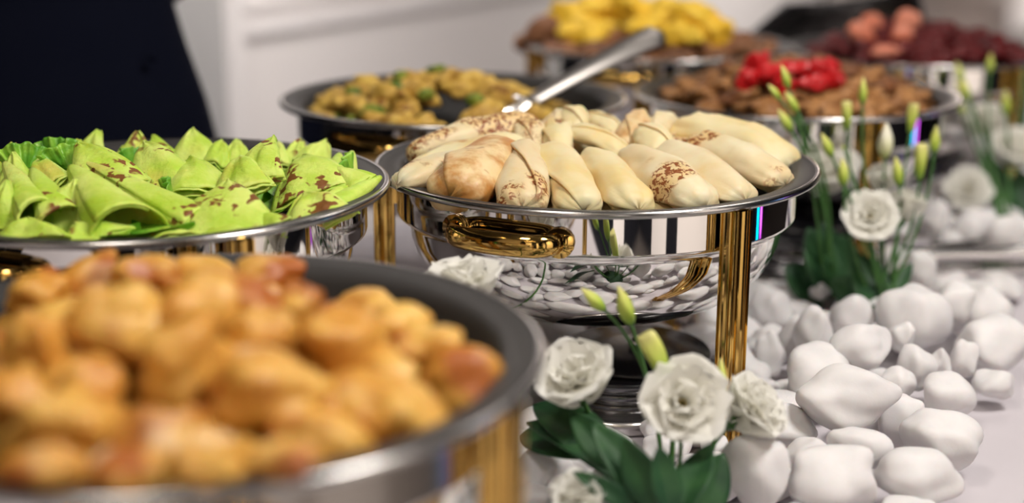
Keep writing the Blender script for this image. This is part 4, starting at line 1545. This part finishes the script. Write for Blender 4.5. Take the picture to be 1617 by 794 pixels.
# arrangement right of the crepe dish
b2 = Wz(1395, 478, 0.03)
b2b = Wz(1300, 455, 0.03)
foam(b2, 0.04, 0.035, 0.018, 'dark floral foam between the pebbles right of the crepes')
f5 = flower(b2, W(1374, 342, 1.46), 0.0275, (-0.12, -0.80, 0.6), 'open white bloom with yellow centre right of the crepe dish', g2, 1.0, 6)
f6 = flower(b2 + Vector((0.012, 0.0, 0)), W(1430, 322, 1.50), 0.024, (0.25, 0.2, 0.95), 'white bloom seen from the side beside the open one', g2, 0.75, 7, 1.1)
f7 = flower(b2 + Vector((0.0, 0.012, 0)), W(1394, 282, 1.53), 0.019, (-0.02, -0.1, 1), 'closed cream bloom above the open white one', g2, 0.55, 8, 1.25)
f8 = flower(b2b + Vector((0.01, 0.02, 0)), W(1302, 266, 1.60), 0.036, (-0.1, -0.4, 0.9), 'large blurred white bloom right of the crepe dish rim', g2, 1.0, 9)
BB = [
    ((1246, 140), (1234, 102), 1.50, 'highest bud of the left bud cluster', 'pointed', 0.9),
    ((1232, 157), (1213, 133), 1.50, 'small bud leaning left in the left bud cluster', 'pointed', 1.0),
    ((1260, 178), (1240, 144), 1.50, 'middle bud of the left bud cluster', 'pointed', 0.95),
    ((1250, 208), (1229, 173), 1.50, 'lowest bud of the left bud cluster', 'pointed', 1.05),
    ((1314, 248), (1297, 210), 1.46, 'bud tilted left just beside the rim of the crepe dish', 'pointed', 1.0),
    ((1332, 294), (1330, 250), 1.46, 'fat bud below the tilted one', 'pointed', 1.1),
    ((1338, 205), (1336, 160), 1.55, 'square-tipped bud between cluster and tall bud', 'open', 0.7),
    ((1362, 166), (1363, 122), 1.52, 'tall slim bud standing over the red pepper dish', 'pointed', 0.85),
    ((1397, 250), (1400, 194), 1.52, 'large cream bud above the closed bloom', 'pointed', 1.15),
    ((1437, 209), (1444, 164), 1.54, 'bud right of the large cream one', 'open', 0.75),
    ((1420, 294), (1414, 247), 1.49, 'slim bud between closed bloom and side bloom', 'pointed', 0.9),
    ((1452, 282), (1455, 227), 1.49, 'square-tipped bud above the side bloom', 'open', 0.72),
    ((1475, 242), (1479, 198), 1.50, 'rightmost slim bud of the middle arrangement', 'pointed', 0.95),
]
for i, (p0, p1, Y, lb, kd, ft) in enumerate(BB):
    bs = b2b + Vector((0.004 * i, 0.01 * (i % 3), 0)) if p0[0] < 1290 else b2 + Vector((0.005 * (i % 5) - 0.01, 0.006 * (i % 3), 0))
    bud(bs, W(p0[0], p0[1], Y), W(p1[0], p1[1], Y), 'yellow-green ' + lb, g2, kd, fat=ft, cream=(i in (8,)), r=0.0015)
bud(b2, W(1333, 236, 1.47), W(1330, 228, 1.47), 'tiny green bud tip just right of the tilted bud', g2, 'pointed', fat=1.4)
for a, b_, w_, dr in (((1395, 500), (1352, 400), 0.048, 0.03), ((1385, 505), (1312, 440), 0.05, 0.05), ((1400, 480), (1440, 415), 0.018, 0.05), ((1390, 480), (1420, 425), 0.016, 0.05),
                      ((1320, 470), (1275, 360), 0.05, 0.03), ((1330, 470), (1330, 370), 0.05, 0.02), ((1300, 480), (1240, 420), 0.05, 0.04), ((1340, 480), (1300, 350), 0.04, 0.0)):
    leaf(f5, W(a[0], a[1], 1.47 if a[0] > 1345 else 1.52), W(b_[0], b_[1], 1.50 if a[0] > 1345 else 1.54), w_, dr)

# far right arrangement
b3 = Wz(1590, 350, 0.03)
foam(b3, 0.04, 0.03, 0.018, 'dark floral foam under the far right flowers')
flower(b3 + Vector((-0.01, -0.01, 0)), W(1528, 300, 1.88), 0.029, (-0.15, -0.75, 0.6), 'blurred open white bloom with green centre at the far right', g3, 1.05, 10)
flower(b3, W(1558, 190, 1.95), 0.028, (-0.15, -0.1, 1), 'blurred cream closed bloom at the far right', g3, 0.7, 11, 1.2)
f9 = flower(b3 + Vector((0.01, 0, 0)), W(1602, 232, 1.93), 0.033, (0.1, -0.55, 0.8), 'blurred white bloom cut by the right picture edge', g3, 1.0, 12)
for i, (p0, p1, lb) in enumerate((((1520, 132), (1510, 98), 'upper left'), ((1530, 158), (1515, 128), 'big leaning'), ((1522, 182), (1514, 158), 'lower left'), ((1562, 116), (1565, 84), 'topmost'), ((1590, 182), (1587, 142), 'rightmost'))):
    bud(b3 + Vector((0.004 * i - 0.01, 0.004 * i, 0)), W(p0[0], p0[1], 1.93), W(p1[0], p1[1], 1.93), 'blurred ' + lb + ' bud of the far right flowers', g3, 'pointed' if i != 1 else 'open', fat=1.0, r=0.0018)
for a, b_, w_ in (((1590, 360), (1555, 240), 0.05), ((1600, 360), (1615, 270), 0.06), ((1580, 370), (1540, 330), 0.05), ((1600, 370), (1640, 300), 0.06)):
    leaf(f9, W(a[0], a[1], 1.92), W(b_[0], b_[1], 1.95), w_, 0.04)


# ------------------------------------------------------------------ person in black behind the table
def person(x, y, face):
    t = thing('person', 'person in navy black clothes standing behind the green wraps', 'person', (x, y, FLOOR), None, face)
    parts = []

    def loft(rings):
        V, seg = [], 28
        for z, cx, cy, rx, ry in rings:
            for k in range(seg):
                a = 2 * PI * k / seg
                V.append((cx + rx * math.cos(a), cy + ry * math.sin(a), z))
        n_ = len(rings)
        return V, grid_faces(n_, seg, False, True) + [tuple(range(seg))[::-1], tuple(range((n_ - 1) * seg, n_ * seg))]
    parts.append(loft([(0.74, 0, 0, .13, .10), (0.78, 0, 0, .19, .125), (0.86, 0, 0, .205, .135), (0.93, 0, 0, .190, .128), (1.0, 0, 0, .168, .118), (1.07, 0, 0, .150, .110), (1.13, 0, -.005, .148, .110),
                       (1.25, 0, -.01, .165, .118), (1.36, 0, 0, .180, .112), (1.43, 0, .005, .165, .09), (1.47, 0, .01, .10, .07), (1.50, 0, .01, .06, .055), (1.56, 0, .005, .052, .052)]))
    for s in (-1, 1):
        parts.append(tube([(s * .095, 0, .82), (s * .10, -.005, .5), (s * .10, .01, .44), (s * .10, .015, .12), (s * .10, .01, .05)], [.098, .072, .064, .05, .048], 18))
        parts.append(tube([(s * .10, .05, .035), (s * .105, -.05, .04), (s * .11, -.15, .03), (s * .11, -.185, .025)], [.036, .045, .038, .02], 14))
        parts.append(tube([(s * .165, 0, 1.41), (s * .215, .02, 1.33), (s * .215, .075, 1.12), (s * .15, .145, 1.06), (s * .03, .165, 1.02)], [.056, .052, .042, .038, .028], 16))
        # hand: palm and five fingers, clasped behind the back
        parts.append(tube([(s * .03, .165, 1.02), (-s * .01, .17, 1.005), (-s * .045, .172, 0.995)], [.026, .030, .026], 12, True, 0.6))
        for q, (ln, dz) in enumerate(((.060, .020), (.070, .008), (.066, -.006), (.052, -.020))):
            parts.append(tube([(-s * .04, .172, 0.995 + dz), (-s * (.04 + ln * .55), .172, 0.985 + dz), (-s * (.04 + ln), .163, 0.975 + dz)], [.0095, .009, .007], 8))
        parts.append(tube([(s * .0, .172, 1.02), (-s * .03, .185, 1.04), (-s * .055, .185, 1.045)], [.011, .010, .008], 8))
    V, F = join(*parts)
    o = link('body', mesh('body', V, F), M['navy'], t)
    md = o.modifiers.new('remesh', 'REMESH')
    md.mode = 'VOXEL'
    md.voxel_size = 0.009
    md.use_smooth_shade = True
    sm = o.modifiers.new('smooth', 'SMOOTH')
    sm.iterations = 3
    # head with nose, ears, eyes, mouth
    pv, pf = ico(4)
    HV = []
    for p in pv:
        x_, y_, z_ = p
        k = 1.0
        yy = y_ * 0.098 * (1.0 if y_ > 0 else 0.96)
        zz = z_ * 0.122
        xx = x_ * 0.076 * (1 - 0.22 * max(0, -z_))
        nose = math.exp(-((x_ / 0.16) ** 2 + ((z_ + 0.12) / 0.2) ** 2)) if y_ < 0 else 0
        eye = math.exp(-(((abs(x_) - 0.42) / 0.16) ** 2 + ((z_ - 0.06) / 0.12) ** 2)) if y_ < 0 else 0
        mouth = math.exp(-((x_ / 0.35) ** 2 + ((z_ + 0.52) / 0.06) ** 2)) if y_ < 0 else 0
        HV.append((xx, yy - 0.026 * nose + 0.010 * eye + 0.004 * mouth, zz))
    hd = link('head', mesh('head', HV, pf), M['skin'], t, (0, -0.01, 1.635))
    for s in (-1, 1):
        link('eye', mesh('eye', pv * 0.012, pf), M['wall_trim'], hd, (s * 0.031, -0.079, 0.008))
        ev = pv * np.array([0.009, 0.018, 0.030])
        link('ear', mesh('ear', ev, pf), M['skin'], hd, (s * 0.077, 0.01, -0.005))
    hv = []
    for p in pv:
        q = Vector(p)
        front = max(0, -q.y) * (1 if q.z < 0.45 else 0.3)
        k = 1.08 + 0.03 * mnoise.noise(q * 6)
        if q.z < -0.25 or (q.y < -0.2 and q.z < 0.5):
            k = 0.9
        hv.append((q.x * 0.076 * k, q.y * 0.098 * k, q.z * 0.122 * k))
    link('hair', mesh('hair', hv, pf), M['hair'], hd)
    link('button', mesh('button', *tube([(0.10, -0.1135, 1.00), (0.10, -0.1205, 1.00)], 0.006, 12)), M['navy'], t)


person(-0.583, 1.84, math.radians(25))
